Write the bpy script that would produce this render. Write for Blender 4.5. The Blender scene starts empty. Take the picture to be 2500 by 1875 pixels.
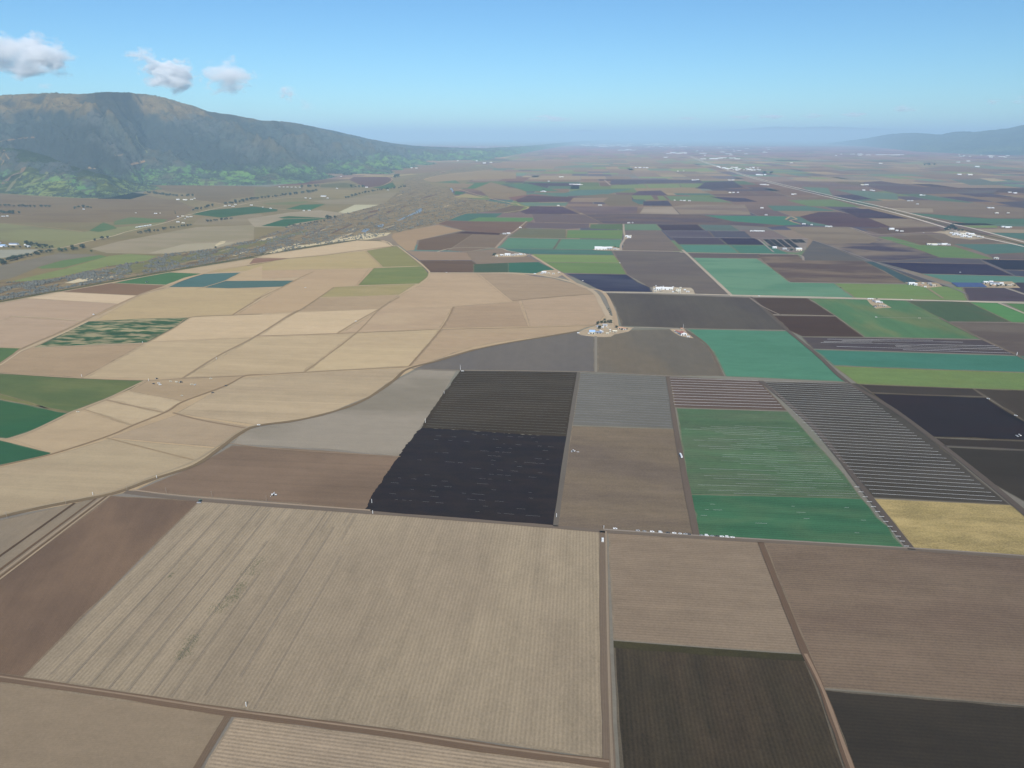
import bpy, bmesh, math, random
import numpy as np
from mathutils import Vector, noise, Matrix
from mathutils.bvhtree import BVHTree

rnd = random.Random(7)
sc = bpy.context.scene
C = sc.collection
R = math.radians
# ------------------------------------------------------------------ camera
W0, H0, FPX = 2500.0, 1875.0, 1720.0          # size of the photograph and focal length in its pixels
CAM_H = 490.0
EYE_Y = 334.0                                  # row of eye level
PITCH = math.atan((H0/2-EYE_Y)/FPX)
cam = bpy.data.cameras.new('camera'); cam_o = bpy.data.objects.new('camera', cam); C.objects.link(cam_o)
cam.sensor_width = 36; cam.lens = 36*FPX/W0
cam.clip_start = 5; cam.clip_end = 600000
cam_o.location = (0, 0, CAM_H); cam_o.rotation_euler = (math.pi/2-PITCH, 0, 0)
sc.camera = cam_o
SP, CP = math.sin(PITCH), math.cos(PITCH)

# ------------------------------------------------------------------ sky, sun, exposure
SUN_EL, SUN_AZ = R(39.5), R(171.5)             # azimuth clockwise from +Y (the view direction)
world = bpy.data.worlds.new('World'); sc.world = world; world.use_nodes = True
wn = world.node_tree; bg = wn.nodes['Background']
sky = wn.nodes.new('ShaderNodeTexSky'); sky.sky_type = 'NISHITA'; sky.sun_disc = False
sky.sun_elevation = SUN_EL; sky.sun_rotation = SUN_AZ
sky.altitude = 300; sky.air_density = 1.0; sky.dust_density = 0.0; sky.ozone_density = 3.0
tint = wn.nodes.new('ShaderNodeVectorMath'); tint.operation = 'MULTIPLY'; tint.inputs[1].default_value = (.70, 1.08, 1.32)
wn.links.new(sky.outputs[0], tint.inputs[0]); wn.links.new(tint.outputs[0], bg.inputs[0]); bg.inputs[1].default_value = 0.082
sun = bpy.data.lights.new('sun', 'SUN'); sun.energy = 4.4; sun.angle = R(0.53); sun.color = (1.0, 0.955, 0.88)
sun_o = bpy.data.objects.new('sun', sun); C.objects.link(sun_o)
sd = Vector((math.sin(SUN_AZ)*math.cos(SUN_EL), math.cos(SUN_AZ)*math.cos(SUN_EL), math.sin(SUN_EL)))
sun_o.rotation_euler = sd.to_track_quat('Z', 'Y').to_euler()
sun_o.location = (0, -200, 900)
sc.view_settings.view_transform = 'Standard'; sc.view_settings.look = 'None'
sc.view_settings.exposure = 0.10; sc.view_settings.gamma = 1.0
sc.cycles.max_bounces = 10; sc.cycles.volume_bounces = 5; sc.cycles.diffuse_bounces = 2
sc.cycles.volume_step_rate = 1.0
sc.cycles.use_denoising = True
HAZE = 3.9e-5
AIR = (0.35, 0.545, 0.75)                       # linear brightness far air settles at
KL = (1.22, 1.22, 1.22)                        # linear brightness of a white level surface

# ------------------------------------------------------------------ helpers
ORG = {}
for n, y0 in (('T', 300), ('M', 700), ('L', 1100)):
    for i, x0 in enumerate((0, 620, 1240, 1860)): ORG['%s%d' % (n, i)] = (x0, y0, 3.45625)
ORG['B0'] = (0, 1500, 1.7696); ORG['B1'] = (1250, 1500, 1.7696)
ORG['F'] = (0, 0, 0.8848); ORG['S'] = (0, 0, 1.0)
ORG['Z'] = (1390, 760, 6.9125)
ORG['Y'] = (1550, 680, 13.01); ORG['X'] = (2100, 650, 5.53); ORG['V'] = (1850, 540, 3.403); ORG['U'] = (850, 380, 4.424)
def pts(key, s):
    x0, y0, k = ORG[key]
    out = []
    for w in s.split():
        a, b = w.split(','); out.append((x0+float(a)/k, y0+float(b)/k))
    return out
def ray(x, y):
    a = (x-W0/2)/FPX; v = (y-H0/2)/FPX
    return Vector((a, CP-v*SP, -SP-v*CP))
def gnd(x, y, z=0.0):
    d = ray(x, y); t = (z-CAM_H)/d.z
    return Vector((d.x*t, d.y*t, z))
def lin(c): return tuple(((v/255)/12.92 if v/255 <= .04045 else ((v/255+.055)/1.055)**2.4) for v in c)
# (distance, light the air adds, light a white level surface sends back) in linear r, g, b; measured once with a black and a grey plain
AIR_TAB = [(300, (.005, .008, .012), (1.17, 1.22, 1.33)), (715, (.011, .017, .024), (1.207, 1.257, 1.368)), (944, (.015, .023, .031), (1.315, 1.368, 1.483)), (1341, (.020, .030, .041), (1.354, 1.412, 1.531)),
           (1922, (.028, .043, .058), (1.351, 1.415, 1.543)), (2865, (.037, .057, .080), (1.326, 1.401, 1.539)), (4046, (.052, .080, .111), (1.28, 1.358, 1.496)), (5551, (.067, .105, .146), (1.225, 1.309, 1.454)),
           (8003, (.089, .139, .195), (1.135, 1.222, 1.364)), (12292, (.132, .206, .287), (.977, 1.073, 1.222)), (20411, (.188, .294, .410), (.763, .871, 1.029)), (36237, (.257, .403, .564), (.498, .616, .772)), (90000, (.325, .510, .715), (.243, .366, .529))]
def true_colour(c, dist, sat=.86):
    """the colour a surface has once the air between is taken off"""
    l = lin(c); g = .3*l[0]+.59*l[1]+.11*l[2]; l = [g+(v-g)*sat for v in l]
    T = AIR_TAB
    for i in range(len(T)-2):
        if dist < T[i+1][0]: break
    f = min(1, max(0, (dist-T[i][0])/(T[i+1][0]-T[i][0])))
    q = [(l[k]-(T[i][1][k]*(1-f)+T[i+1][1][k]*f))/(T[i][2][k]*(1-f)+T[i+1][2][k]*f) for k in range(3)]
    hi = max(q)
    return tuple(min(.8, max(.009, .30*hi, v)) for v in q)
def tag(o, label=None, cat=None, group=None, kind=None):
    if label: o['label'] = label
    if cat: o['category'] = cat
    if group: o['group'] = group
    if kind: o['kind'] = kind
    return o
def link(name, me, mat=None, parent=None):
    o = bpy.data.objects.new(name, me); C.objects.link(o)
    if mat is not None and len(me.materials) == 0: me.materials.append(mat)
    if parent: o.parent = parent
    return o
def empty(name, loc, rz=0):
    o = bpy.data.objects.new(name, None); C.objects.link(o)
    o.location = loc; o.rotation_euler = (0, 0, rz); o.empty_display_size = 2
    return o
def mesh(name, v, f):
    me = bpy.data.meshes.new(name); me.from_pydata([tuple(p) for p in v], [], f); me.update(); return me
class MB:
    def __init__(s): s.v = []; s.f = []
    def add(s, v, f):
        n = len(s.v); s.v += [tuple(p) for p in v]; s.f += [tuple(i+n for i in q) for q in f]; return s
    def box(s, x0, x1, y0, y1, z0, z1, rz=0, c=(0, 0)):
        P = [(x, y, z) for z in (z0, z1) for x, y in ((x0, y0), (x1, y0), (x1, y1), (x0, y1))]
        if rz:
            cs, sn = math.cos(rz), math.sin(rz)
            P = [(c[0]+x*cs-y*sn, c[1]+x*sn+y*cs, z) for x, y, z in P]
        return s.add(P, [(3, 2, 1, 0), (4, 5, 6, 7), (0, 1, 5, 4), (1, 2, 6, 5), (2, 3, 7, 6), (3, 0, 4, 7)])
    def taper(s, b, t, z0, z1):
        (a0, a1, b0, b1), (c0, c1, d0, d1) = b, t
        P = [(a0, b0, z0), (a1, b0, z0), (a1, b1, z0), (a0, b1, z0), (c0, d0, z1), (c1, d0, z1), (c1, d1, z1), (c0, d1, z1)]
        return s.add(P, [(3, 2, 1, 0), (4, 5, 6, 7), (0, 1, 5, 4), (1, 2, 6, 5), (2, 3, 7, 6), (3, 0, 4, 7)])
    def tube(s, p, q, r0, r1=None, n=8):
        r1 = r0 if r1 is None else r1
        p, q = Vector(p), Vector(q); d = (q-p).normalized()
        a = d.orthogonal().normalized(); b = d.cross(a)
        P = []
        for c, r in ((p, r0), (q, r1)):
            for i in range(n):
                t = 2*math.pi*i/n; P.append(c+(a*math.cos(t)+b*math.sin(t))*r)
        F = [(i, (i+1) % n, n+(i+1) % n, n+i) for i in range(n)]+[tuple(range(n-1, -1, -1)), tuple(range(n, 2*n))]
        return s.add(P, F)
    def build(s, name, mat, parent=None):
        return link(name, mesh(name, s.v, s.f), mat, parent)
_mats = {}
def plain(key, col, rough=.8, metal=0.0, var=.15, scale=1.5):
    if key in _mats: return _mats[key]
    m = bpy.data.materials.new(key); m.use_nodes = True; nt = m.node_tree; b = nt.nodes['Principled BSDF']
    tc = nt.nodes.new('ShaderNodeTexCoord'); no = nt.nodes.new('ShaderNodeTexNoise')
    no.inputs['Scale'].default_value = scale; no.inputs['Detail'].default_value = 4
    nt.links.new(tc.outputs['Object'], no.inputs['Vector'])
    mx = nt.nodes.new('ShaderNodeMix'); mx.data_type = 'RGBA'
    nt.links.new(no.outputs['Fac'], mx.inputs['Factor'])
    mx.inputs[6].default_value = tuple(v*(1-var) for v in col)+(1,)
    mx.inputs[7].default_value = tuple(min(1, v*(1+var)) for v in col)+(1,)
    nt.links.new(mx.outputs[2], b.inputs['Base Color'])
    b.inputs['Roughness'].default_value = rough; b.inputs['Metallic'].default_value = metal
    b.inputs['Specular IOR Level'].default_value = .3
    _mats[key] = m; return m

# ------------------------------------------------------------------ soil / crop material (one group, many fields)
def build_soil_group():
    g = bpy.data.node_groups.new('soil', 'ShaderNodeTree')
    I = g.interface
    for nm, ty, dv in (('Colour', 'NodeSocketColor', (.3, .25, .2, 1)), ('Patch', 'NodeSocketColor', (.2, .17, .14, 1)),
                       ('Angle', 'NodeSocketFloat', 0), ('PatchAmount', 'NodeSocketFloat', .4), ('PatchSize', 'NodeSocketFloat', 150),
                       ('Streak', 'NodeSocketFloat', .12), ('Row', 'NodeSocketFloat', .1), ('Period', 'NodeSocketFloat', 2),
                       ('Grain', 'NodeSocketFloat', .2), ('Seed', 'NodeSocketFloat', 0)):
        s = I.new_socket(nm, in_out='INPUT', socket_type=ty); s.default_value = dv
    I.new_socket('Shader', in_out='OUTPUT', socket_type='NodeSocketShader')
    N = g.nodes; L = g.links
    gi = N.new('NodeGroupInput'); go = N.new('NodeGroupOutput')
    tc = N.new('ShaderNodeTexCoord')
    rot = N.new('ShaderNodeVectorRotate'); rot.rotation_type = 'Z_AXIS'
    L.new(tc.outputs['Object'], rot.inputs['Vector']); L.new(gi.outputs['Angle'], rot.inputs['Angle'])
    off = N.new('ShaderNodeVectorMath'); off.operation = 'ADD'
    cx = N.new('ShaderNodeCombineXYZ'); L.new(gi.outputs['Seed'], cx.inputs['Z']); 
    L.new(rot.outputs[0], off.inputs[0]); L.new(cx.outputs[0], off.inputs[1])
    def tex(sx, sy, detail, rough=.55):
        m = N.new('ShaderNodeVectorMath'); m.operation = 'MULTIPLY'; m.inputs[1].default_value = (sx, sy, 1)
        L.new(off.outputs[0], m.inputs[0])
        n = N.new('ShaderNodeTexNoise'); n.inputs['Scale'].default_value = 1; n.inputs['Detail'].default_value = detail
        n.inputs['Roughness'].default_value = rough
        L.new(m.outputs[0], n.inputs['Vector']); return n.outputs['Fac']
    def math_(op, a, b, clamp=False):
        m = N.new('ShaderNodeMath'); m.operation = op; m.use_clamp = clamp
        for i, q in enumerate((a, b)):
            if q is None: continue
            if isinstance(q, (int, float)): m.inputs[i].default_value = q
            else: L.new(q, m.inputs[i])
        return m.outputs[0]
    # rows run along local X; Y is across them
    streak = tex(1/420, 1/9, 4, .7)
    wide = tex(1/900, 1/45, 2)
    grain = tex(1/2.6, 1/2.2, 3, .8)
    cell = tex(1/38, 1/22, 4, .65)
    # patches: size input
    inv = math_('DIVIDE', 1.0, gi.outputs['PatchSize'])
    cs = N.new('ShaderNodeCombineXYZ'); L.new(math_('MULTIPLY', inv, .42), cs.inputs['X']); L.new(inv, cs.inputs['Y']); cs.inputs['Z'].default_value = 1
    pm = N.new('ShaderNodeVectorMath'); pm.operation = 'MULTIPLY'; L.new(off.outputs[0], pm.inputs[0]); L.new(cs.outputs[0], pm.inputs[1])
    pn = N.new('ShaderNodeTexNoise'); pn.inputs['Scale'].default_value = 1; pn.inputs['Detail'].default_value = 5; pn.inputs['Distortion'].default_value = .35
    L.new(pm.outputs[0], pn.inputs['Vector'])
    mr = N.new('ShaderNodeMapRange'); mr.interpolation_type = 'SMOOTHSTEP'
    mr.inputs['From Min'].default_value = .40; mr.inputs['From Max'].default_value = .64
    L.new(pn.outputs['Fac'], mr.inputs['Value'])
    pf = math_('MULTIPLY', mr.outputs[0], gi.outputs['PatchAmount'])
    mx = N.new('ShaderNodeMix'); mx.data_type = 'RGBA'; L.new(pf, mx.inputs['Factor'])
    L.new(gi.outputs['Colour'], mx.inputs[6]); L.new(gi.outputs['Patch'], mx.inputs[7])
    # rows
    sp = N.new('ShaderNodeSeparateXYZ'); L.new(rot.outputs[0], sp.inputs[0])
    wob = math_('MULTIPLY', wide, 1.2)
    ph = math_('MULTIPLY', math_('DIVIDE', math_('ADD', sp.outputs['Y'], wob), gi.outputs['Period']), 2*math.pi)
    rowv = math_('MULTIPLY', math_('SINE', ph, None), math_('MULTIPLY', gi.outputs['Row'], math_('ADD', cell, .5)))
    def cent(a, k): return math_('MULTIPLY', math_('SUBTRACT', a, .5), k)
    val = math_('ADD', rowv, math_('MULTIPLY', cent(streak, 2.6), gi.outputs['Streak']))
    val = math_('ADD', val, math_('MULTIPLY', cent(wide, 2.2), gi.outputs['Streak']))
    val = math_('ADD', val, math_('MULTIPLY', cent(grain, 2.8), gi.outputs['Grain']))
    val = math_('ADD', val, math_('MULTIPLY', cent(cell, 1.6), gi.outputs['Grain']))
    fac = math_('MAXIMUM', math_('ADD', val, 1.0), .15)
    vm = N.new('ShaderNodeVectorMath'); vm.operation = 'SCALE'; L.new(mx.outputs[2], vm.inputs[0]); L.new(fac, vm.inputs['Scale'])
    d = N.new('ShaderNodeBsdfDiffuse'); d.inputs['Roughness'].default_value = .8
    L.new(vm.outputs[0], d.inputs['Color'])
    L.new(d.outputs[0], go.inputs[0])
    return g
SOIL = build_soil_group()
_seed = [0]
def soil_mat(col, patch=None, angle=0.0, pa=.35, ps=150, streak=.07, row=.05, period=2.0, grain=.14):
    m = bpy.data.materials.new('field_soil'); m.use_nodes = True; nt = m.node_tree
    nt.nodes.remove(nt.nodes['Principled BSDF'])
    g = nt.nodes.new('ShaderNodeGroup'); g.node_tree = SOIL
    _seed[0] += 1
    patch = patch or tuple(v*.84 for v in col)
    for k, v in (('Colour', tuple(col)+(1,)), ('Patch', tuple(patch)+(1,)), ('Angle', -angle), ('PatchAmount', pa), ('PatchSize', ps),
                 ('Streak', streak), ('Row', row), ('Period', period), ('Grain', grain), ('Seed', _seed[0]*7.3)):
        g.inputs[k].default_value = v
    nt.links.new(g.outputs[0], nt.nodes['Material Output'].inputs['Surface'])
    return m

# ------------------------------------------------------------------ layers on the level plain
GRID = R(-5.6)                                  # heading of the field grid, from +Y (negative = to the right)
LX0, LY0, LST = -500, 336, 4
LMAP = np.zeros((520, 880), dtype=np.int16)
_gx, _gy = np.meshgrid(LX0+LST*(np.arange(880)+.5), LY0+LST*(np.arange(520)+.5))
def layer_of(P):
    m = np.zeros(LMAP.shape, bool); n = len(P)
    for i in range(n):
        (x0, y0), (x1, y1) = P[i], P[(i+1) % n]
        if y0 == y1: continue
        c = (y0 > _gy) != (y1 > _gy)
        m ^= c & (_gx < (x1-x0)*(_gy-y0)/(y1-y0)+x0)
    if not m.any(): return 1
    v = LMAP[m]; k = 1; tot = len(v)
    for j in range(1, int(v.max())+1):
        c = int((v == j).sum())
        # a neighbour that is only brushed along the edge does not push this one up; one that is mostly covered does
        if c > max(3, .03*tot) or c > .12*max(1, int((LMAP == j).sum())) and c > .01*tot: k = j+1
    LMAP[m] = k
    return k
def smooth(P, n=6):
    if len(P) < 3: return P
    out = []
    for i in range(len(P)-1):
        p0 = P[max(0, i-1)]; p1 = P[i]; p2 = P[i+1]; p3 = P[min(len(P)-1, i+2)]
        for j in range(n):
            t = j/n
            out.append(tuple(.5*((2*p1[k])+(-p0[k]+p2[k])*t+(2*p0[k]-5*p1[k]+4*p2[k]-p3[k])*t*t+(-p0[k]+3*p1[k]-3*p2[k]+p3[k])*t**3) for k in (0, 1)))
    out.append(P[-1]); return out
def sheet(name, P, mat, z, rough=0.0, seg=25.0, kind='structure', verge=0.0, vmat=None, jag=0.0):
    """P: points in photo pixels, laid out on the ground"""
    G = [gnd(x, y, z) for x, y in P]
    V = []
    for i, a in enumerate(G):
        b = G[(i+1) % len(G)]; L = (b-a).length; n = max(1, min(60 if not jag else 400, int(L/(seg if not jag else 4.0))))
        nr = Vector((a.y-b.y, b.x-a.x, 0)); nr = nr.normalized() if nr.length else nr
        for j in range(n):
            p = a.lerp(b, j/n)
            if rough and j:
                q = noise.noise(Vector((p.x/40, p.y/40, 3)))*1.2+noise.noise(Vector((p.x/9, p.y/9, 8)))
                p = p+nr*q*rough
                if jag: p = p+nr*jag*(noise.noise(Vector((p.x/7, p.y/7, 5)))+.8*noise.noise(Vector((p.x/3, p.y/3, 2)))+.6*abs(noise.noise(Vector((p.x/13, p.y/13, 7)))))
            V.append(p)
    bm = bmesh.new()
    bf = bm.faces.new([bm.verts.new(p) for p in V])
    bf.normal_update()
    if bf.normal.z < 0: bf.normal_flip()
    bmesh.ops.triangulate(bm, faces=bm.faces[:], ngon_method='EAR_CLIP')
    me = bpy.data.meshes.new(name); bm.to_mesh(me); bm.free()
    if verge:
        # a turning strip of bare earth along the edge, uneven in width
        n = len(V); area = sum(V[i].x*V[(i+1) % n].y-V[(i+1) % n].x*V[i].y for i in range(n)); sg = 1 if area > 0 else -1
        vv = [tuple(v.co) for v in me.vertices]; ff = [tuple(p.vertices) for p in me.polygons]; k0 = len(ff); b0 = len(vv)
        for i, p in enumerate(V):
            a = V[i-1]; b = V[(i+1) % n]; t = (b-a); t.z = 0
            if t.length < .01: t = Vector((1, 0, 0))
            t.normalize(); w = verge*(.75+1.3*abs(noise.noise(Vector((p.x/55, p.y/55, 2))))+.5*noise.noise(Vector((p.x/12, p.y/12, 2))))
            q = p+Vector((-t.y, t.x, 0))*sg*w
            vv += [(p.x, p.y, z+.0025), (q.x, q.y, z+.0025)]
        for i in range(n):
            j = (i+1) % n; f = (b0+2*i, b0+2*j, b0+2*j+1, b0+2*i+1)
            ff.append(f if sg > 0 else f[::-1])
        me2 = mesh(name, vv, ff); me2.materials.append(mat); me2.materials.append(vmat)
        mi = np.zeros(len(ff), np.int32); mi[k0:] = 1; me2.polygons.foreach_set('material_index', mi)
        bpy.data.meshes.remove(me); me = me2
    o = link(name, me, mat); o['kind'] = kind
    return o
def dist_of(P):
    cx = sum(p[0] for p in P)/len(P); cy = sum(p[1] for p in P)/len(P)
    return (gnd(cx, max(cy, EYE_Y+8))-Vector((0, 0, CAM_H))).length
LZ = .06
_nf = [0]
def field(key, s, col, pat=None, d=None, name='field', rough=.8, verge=None, jag=0.0, **kw):
    P = pts(key, s)
    dist = dist_of(P)
    c = true_colour(col, dist); p2 = true_colour(pat, dist) if pat else None
    if d is None or isinstance(d, str):
        ang = GRID if d == 'B' or d is None else GRID+math.pi/2
    else:
        a, b = gnd(*P[d[0]]), gnd(*P[d[1]]); ang = math.atan2(b.y-a.y, b.x-a.x)
    z = LZ*layer_of(P)+.02+.005*_nf[0]; _nf[0] = (_nf[0]+1) % 11
    kw.setdefault('grain', .16 if dist < 2500 else .1)
    kw.setdefault('pa', .45)
    vm = None
    if verge is None: verge = (2.2 if dist < 1500 else 4.0 if dist < 9000 else 0) if name == 'field' else 0
    if verge:
        kk = .8 if col[0] > 150 else .5; e = true_colour(tuple(kk*v+(1-kk)*w for v, w in zip(col, (142, 132, 116))), dist)
        vm = soil_mat(e, tuple(v*.8 for v in e), ang, pa=.7, ps=25, row=0, grain=.35)
    return sheet(name, P, soil_mat(c, p2, ang, **kw), z, rough, verge=verge, vmat=vm, jag=jag)
def strip_v(G, w, z):
    V = []
    for i, p in enumerate(G):
        a = G[max(0, i-1)]; b = G[min(len(G)-1, i+1)]
        t = (b-a); t.z = 0; t.normalize(); n = Vector((-t.y, t.x, 0))
        ww = w*(.9+.25*noise.noise(Vector((p.x/30, p.y/30, 1))))
        V += [Vector((p.x, p.y, z))+n*ww/2, Vector((p.x, p.y, z))-n*ww/2]
    F = [(2*i, 2*i+1, 2*i+3, 2*i+2) for i in range(len(G)-1)]
    return V, F
ROADZ = 1.0
def road(key, s, w, col, name='road', sm=True, dz=0.0, **kw):
    P = pts(key, s)
    if sm: P = smooth(P)
    else:
        Q = []
        for i in range(len(P)-1):
            for j in range(6): Q.append((P[i][0]+(P[i+1][0]-P[i][0])*j/6, P[i][1]+(P[i+1][1]-P[i][1])*j/6))
        P = Q+[P[-1]]
    z = .80+dz
    G = [gnd(x, y, z) for x, y in P]
    V, F = strip_v(G, w, z)
    me = mesh(name, V, F)
    if me.polygons[0].normal.z < 0: me.flip_normals()
    ang = math.atan2(G[-1].y-G[0].y, G[-1].x-G[0].x)
    kw.setdefault('grain', .12)
    o = link(name, me, soil_mat(true_colour(col, dist_of(P)), None, ang, **kw)); o['kind'] = 'structure'
    return o
# ================================================================== THE PLAIN
def big_ground():
    V = []; F = []
    ring = [0, 3000, 12000, 40000, 150000]; n = 48
    V.append((0, 0, 0))
    for r in ring[1:]:
        for i in range(n): a = 2*math.pi*i/n; V.append((r*math.cos(a), r*math.sin(a), 0))
    for i in range(n): F.append((0, 1+i, 1+(i+1) % n))
    for k in range(len(ring)-2):
        for i in range(n):
            a = 1+k*n; b = a+n; F.append((a+i, b+i, b+(i+1) % n, a+(i+1) % n))
    o = link('ground', mesh('ground', V, F), soil_mat((.17, .145, .115), (.12, .13, .09), GRID, pa=.7, ps=900, row=0, streak=.1)); o['kind'] = 'structure'
big_ground()

def patchwork():
    """the far farmland: cells of the field grid, every cell a colour of its own"""
    pal = [((112, 104, 118), 5), ((125, 115, 122), 6), ((140, 128, 122), 6), ((92, 98, 124), 4), ((84, 92, 122), 3), ((92, 132, 130), 4), ((82, 122, 128), 3),
           ((108, 140, 112), 3), ((152, 140, 128), 4), ((132, 120, 120), 5), ((120, 148, 112), 1), ((165, 152, 136), 1), ((118, 122, 128), 3)]
    bag = [c for c, n in pal for _ in range(n)]
    c1, s1 = math.cos(GRID), math.sin(GRID)
    V = []; F = []; ci = []
    r2 = random.Random(11)
    for band in range(-40, 60):
        x = band*640.0; y = 2600.0
        while y < 42000:
            h = r2.choice((180, 260, 340, 420, 520, 700))*(1+y/30000); sub = r2.choice((1, 1, 2, 3))
            for q in range(sub):
                sh = ((int(y/2300)*733) % 640)-320; xa = x+sh+640*q/sub+3; xb = x+sh+640*(q+1)/sub-3
                cxw, cyw = (xa+xb)/2*c1-(y+h/2)*s1, (xa+xb)/2*s1+(y+h/2)*c1
                # keep to the valley floor
                px = cxw/max(1, cyw)*FPX*1.05+W0/2
                if px > -900 and px < 3500 and cxw > -1500-cyw*.10 and cyw > 2500:
                    b = len(V)
                    for (u, v) in ((xa, y+3), (xb, y+3), (xb, y+h-3), (xa, y+h-3)): V.append((u*c1-v*s1, u*s1+v*c1, .02))
                    F.append((b, b+1, b+2, b+3)); ci.append((r2.choice(bag), math.hypot(cxw, cyw)))
            y += h
    me = mesh('farmland', V, F)
    ca = me.color_attributes.new('hazed_soil_colour', 'FLOAT_COLOR', 'CORNER')
    k = 0
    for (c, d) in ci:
        # extra haze painted into the palette: cells fade to pale blue-grey with distance
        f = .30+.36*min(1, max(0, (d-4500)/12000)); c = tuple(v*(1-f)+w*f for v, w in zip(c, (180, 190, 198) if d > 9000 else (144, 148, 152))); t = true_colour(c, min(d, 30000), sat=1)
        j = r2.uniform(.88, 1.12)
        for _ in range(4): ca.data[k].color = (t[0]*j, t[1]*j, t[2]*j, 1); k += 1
    m = soil_mat((.2, .2, .2), None, GRID, pa=.25, ps=260, streak=.1, row=0, grain=.1)
    g = [n for n in m.node_tree.nodes if n.type == 'GROUP'][0]
    at = m.node_tree.nodes.new('ShaderNodeVertexColor'); at.layer_name = 'hazed_soil_colour'
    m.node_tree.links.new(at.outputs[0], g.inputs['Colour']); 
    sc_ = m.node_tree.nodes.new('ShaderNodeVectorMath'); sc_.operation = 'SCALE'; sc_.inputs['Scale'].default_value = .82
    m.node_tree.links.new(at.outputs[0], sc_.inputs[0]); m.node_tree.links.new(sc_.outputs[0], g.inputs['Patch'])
    o = link('farmland', me, m); o['kind'] = 'structure'
patchwork()

TAN = (186, 166, 136)
# ---- left bank beyond the river
field('F', '-300,430 0,405 200,428 300,425 330,400 560,405 650,400 745,390 860,375 1000,355 1060,360 1000,400 880,440 690,530 560,560 0,640 -300,680', (144, 142, 129), (130, 135, 116), ps=260, pa=.6, streak=.1)
field('T0', '-900,640 0,600 450,636 1100,645 1250,612 1380,640 1480,650 1650,720 1450,835 -900,850', (138, 136, 129), (124, 124, 118), ps=240, pa=.5, streak=.08)
field('T0', '-900,850 0,845 700,920 1000,880 1430,835 950,960 480,1060 330,1060 0,990 -900,1000', (141, 149, 123), (132, 135, 120), ps=160, pa=.7)
field('T0', '750,910 800,880 870,838 960,868 990,890 830,922', (96, 132, 86), (118, 134, 96), ps=60)
field('T0', '960,830 1100,795 1420,815 1385,838 960,862', (108, 138, 92), (126, 134, 102), ps=60)
field('T0', '820,640 915,590 900,552 1080,585 1260,602 1100,645', (78, 108, 82), (86, 112, 80), row=.1, period=9)
field('T0', '1230,520 1500,525 2143,535 2543,550 2400,590 1950,640 1900,680 1660,655 1640,605 1400,575', (135, 136, 121), (126, 130, 110), ps=220, pa=.6)
field('T0', '1610,770 1780,735 2143,705 2343,728 2343,745 2080,772 1870,800', (84, 120, 90), (88, 126, 88))
field('T1', '60,680 440,660 470,668 330,690 120,690', (122, 142, 108), (128, 136, 108))
field('T1', '265,728 400,690 605,684 480,735', (88, 130, 116), (92, 130, 110))
field('T0', '1620,860 1680,800 1870,802 2080,774 2212,770 2212,860', (149, 146, 134), (138, 135, 125))
field('T0', '760,1062 1000,1000 1650,880 2143,862 2143,985 1800,1062 1300,1108 900,1098', (160, 154, 139), (144, 143, 125), ps=180, pa=.6)
field('T0', '1240,1100 1560,1020 2000,1005 1800,1062 1400,1104', (170, 165, 148), (163, 163, 140), ps=150)
field('T0', '-300,1075 0,1070 330,1066 235,1112 0,1142 -300,1200', (162, 167, 159))
field('T0', '-700,1330 -700,1240 0,1205 250,1150 500,1100 850,1112 560,1165 320,1222 100,1310 0,1330', (131, 131, 124), (140, 137, 132), ps=120)
field('T0', '310,1220 520,1160 850,1113 905,1128 540,1222 350,1232', (108, 138, 80), (116, 140, 84))
field('T0', '80,1340 550,1228 920,1122 1100,1105 1330,1122 1250,1160 900,1212 500,1300 200,1345', (134, 150, 90), (122, 140, 92), ps=70, pa=.5, rough=3)
field('T1', '-60,810 300,755 560,735 740,760 800,765 640,800 280,880 0,880', (164, 160, 148), (150, 147, 136))
field('T1', '60,870 250,812 640,802 560,815 350,850 270,876', (78, 120, 112), (82, 124, 104))
field('T1', '200,800 290,786 610,800 250,808', (84, 122, 108))
field('T1', '710,755 850,690 1055,690 940,730 800,765', (186, 189, 170), (178, 179, 161))
field('T1', '480,660 780,640 1080,590 1460,585 1500,610 1180,660 1060,688 850,688 600,682', (150, 150, 141), (140, 139, 134), ps=200)
field('T1', '540,560 950,568 780,640 600,620 470,600', (150, 149, 134), (138, 141, 123))
field('T1', '0,540 400,545 420,560 300,590 0,640', (134, 141, 123), (122, 127, 102))
field('T1', '560,520 760,505 860,520 850,548 560,545', (122, 136, 96), (112, 128, 96))
field('T1', '850,452 1160,455 1172,490 1080,530 950,547 800,480', (123, 123, 131), (126, 124, 127), ps=140)
field('T1', '1000,547 1172,502 1200,540 1130,557', (98, 132, 118))
field('T1', '740,455 1120,445 1330,430 1390,432 1160,455', (168, 169, 159))
field('T1', '1130,400 1650,332 1900,345 1850,365 1500,420 1200,432', (150, 154, 152), (140, 147, 152), ps=300)
field('T1', '1230,510 1560,553 1545,578 1370,577 1300,545', (116, 140, 112), (122, 136, 114))

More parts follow.
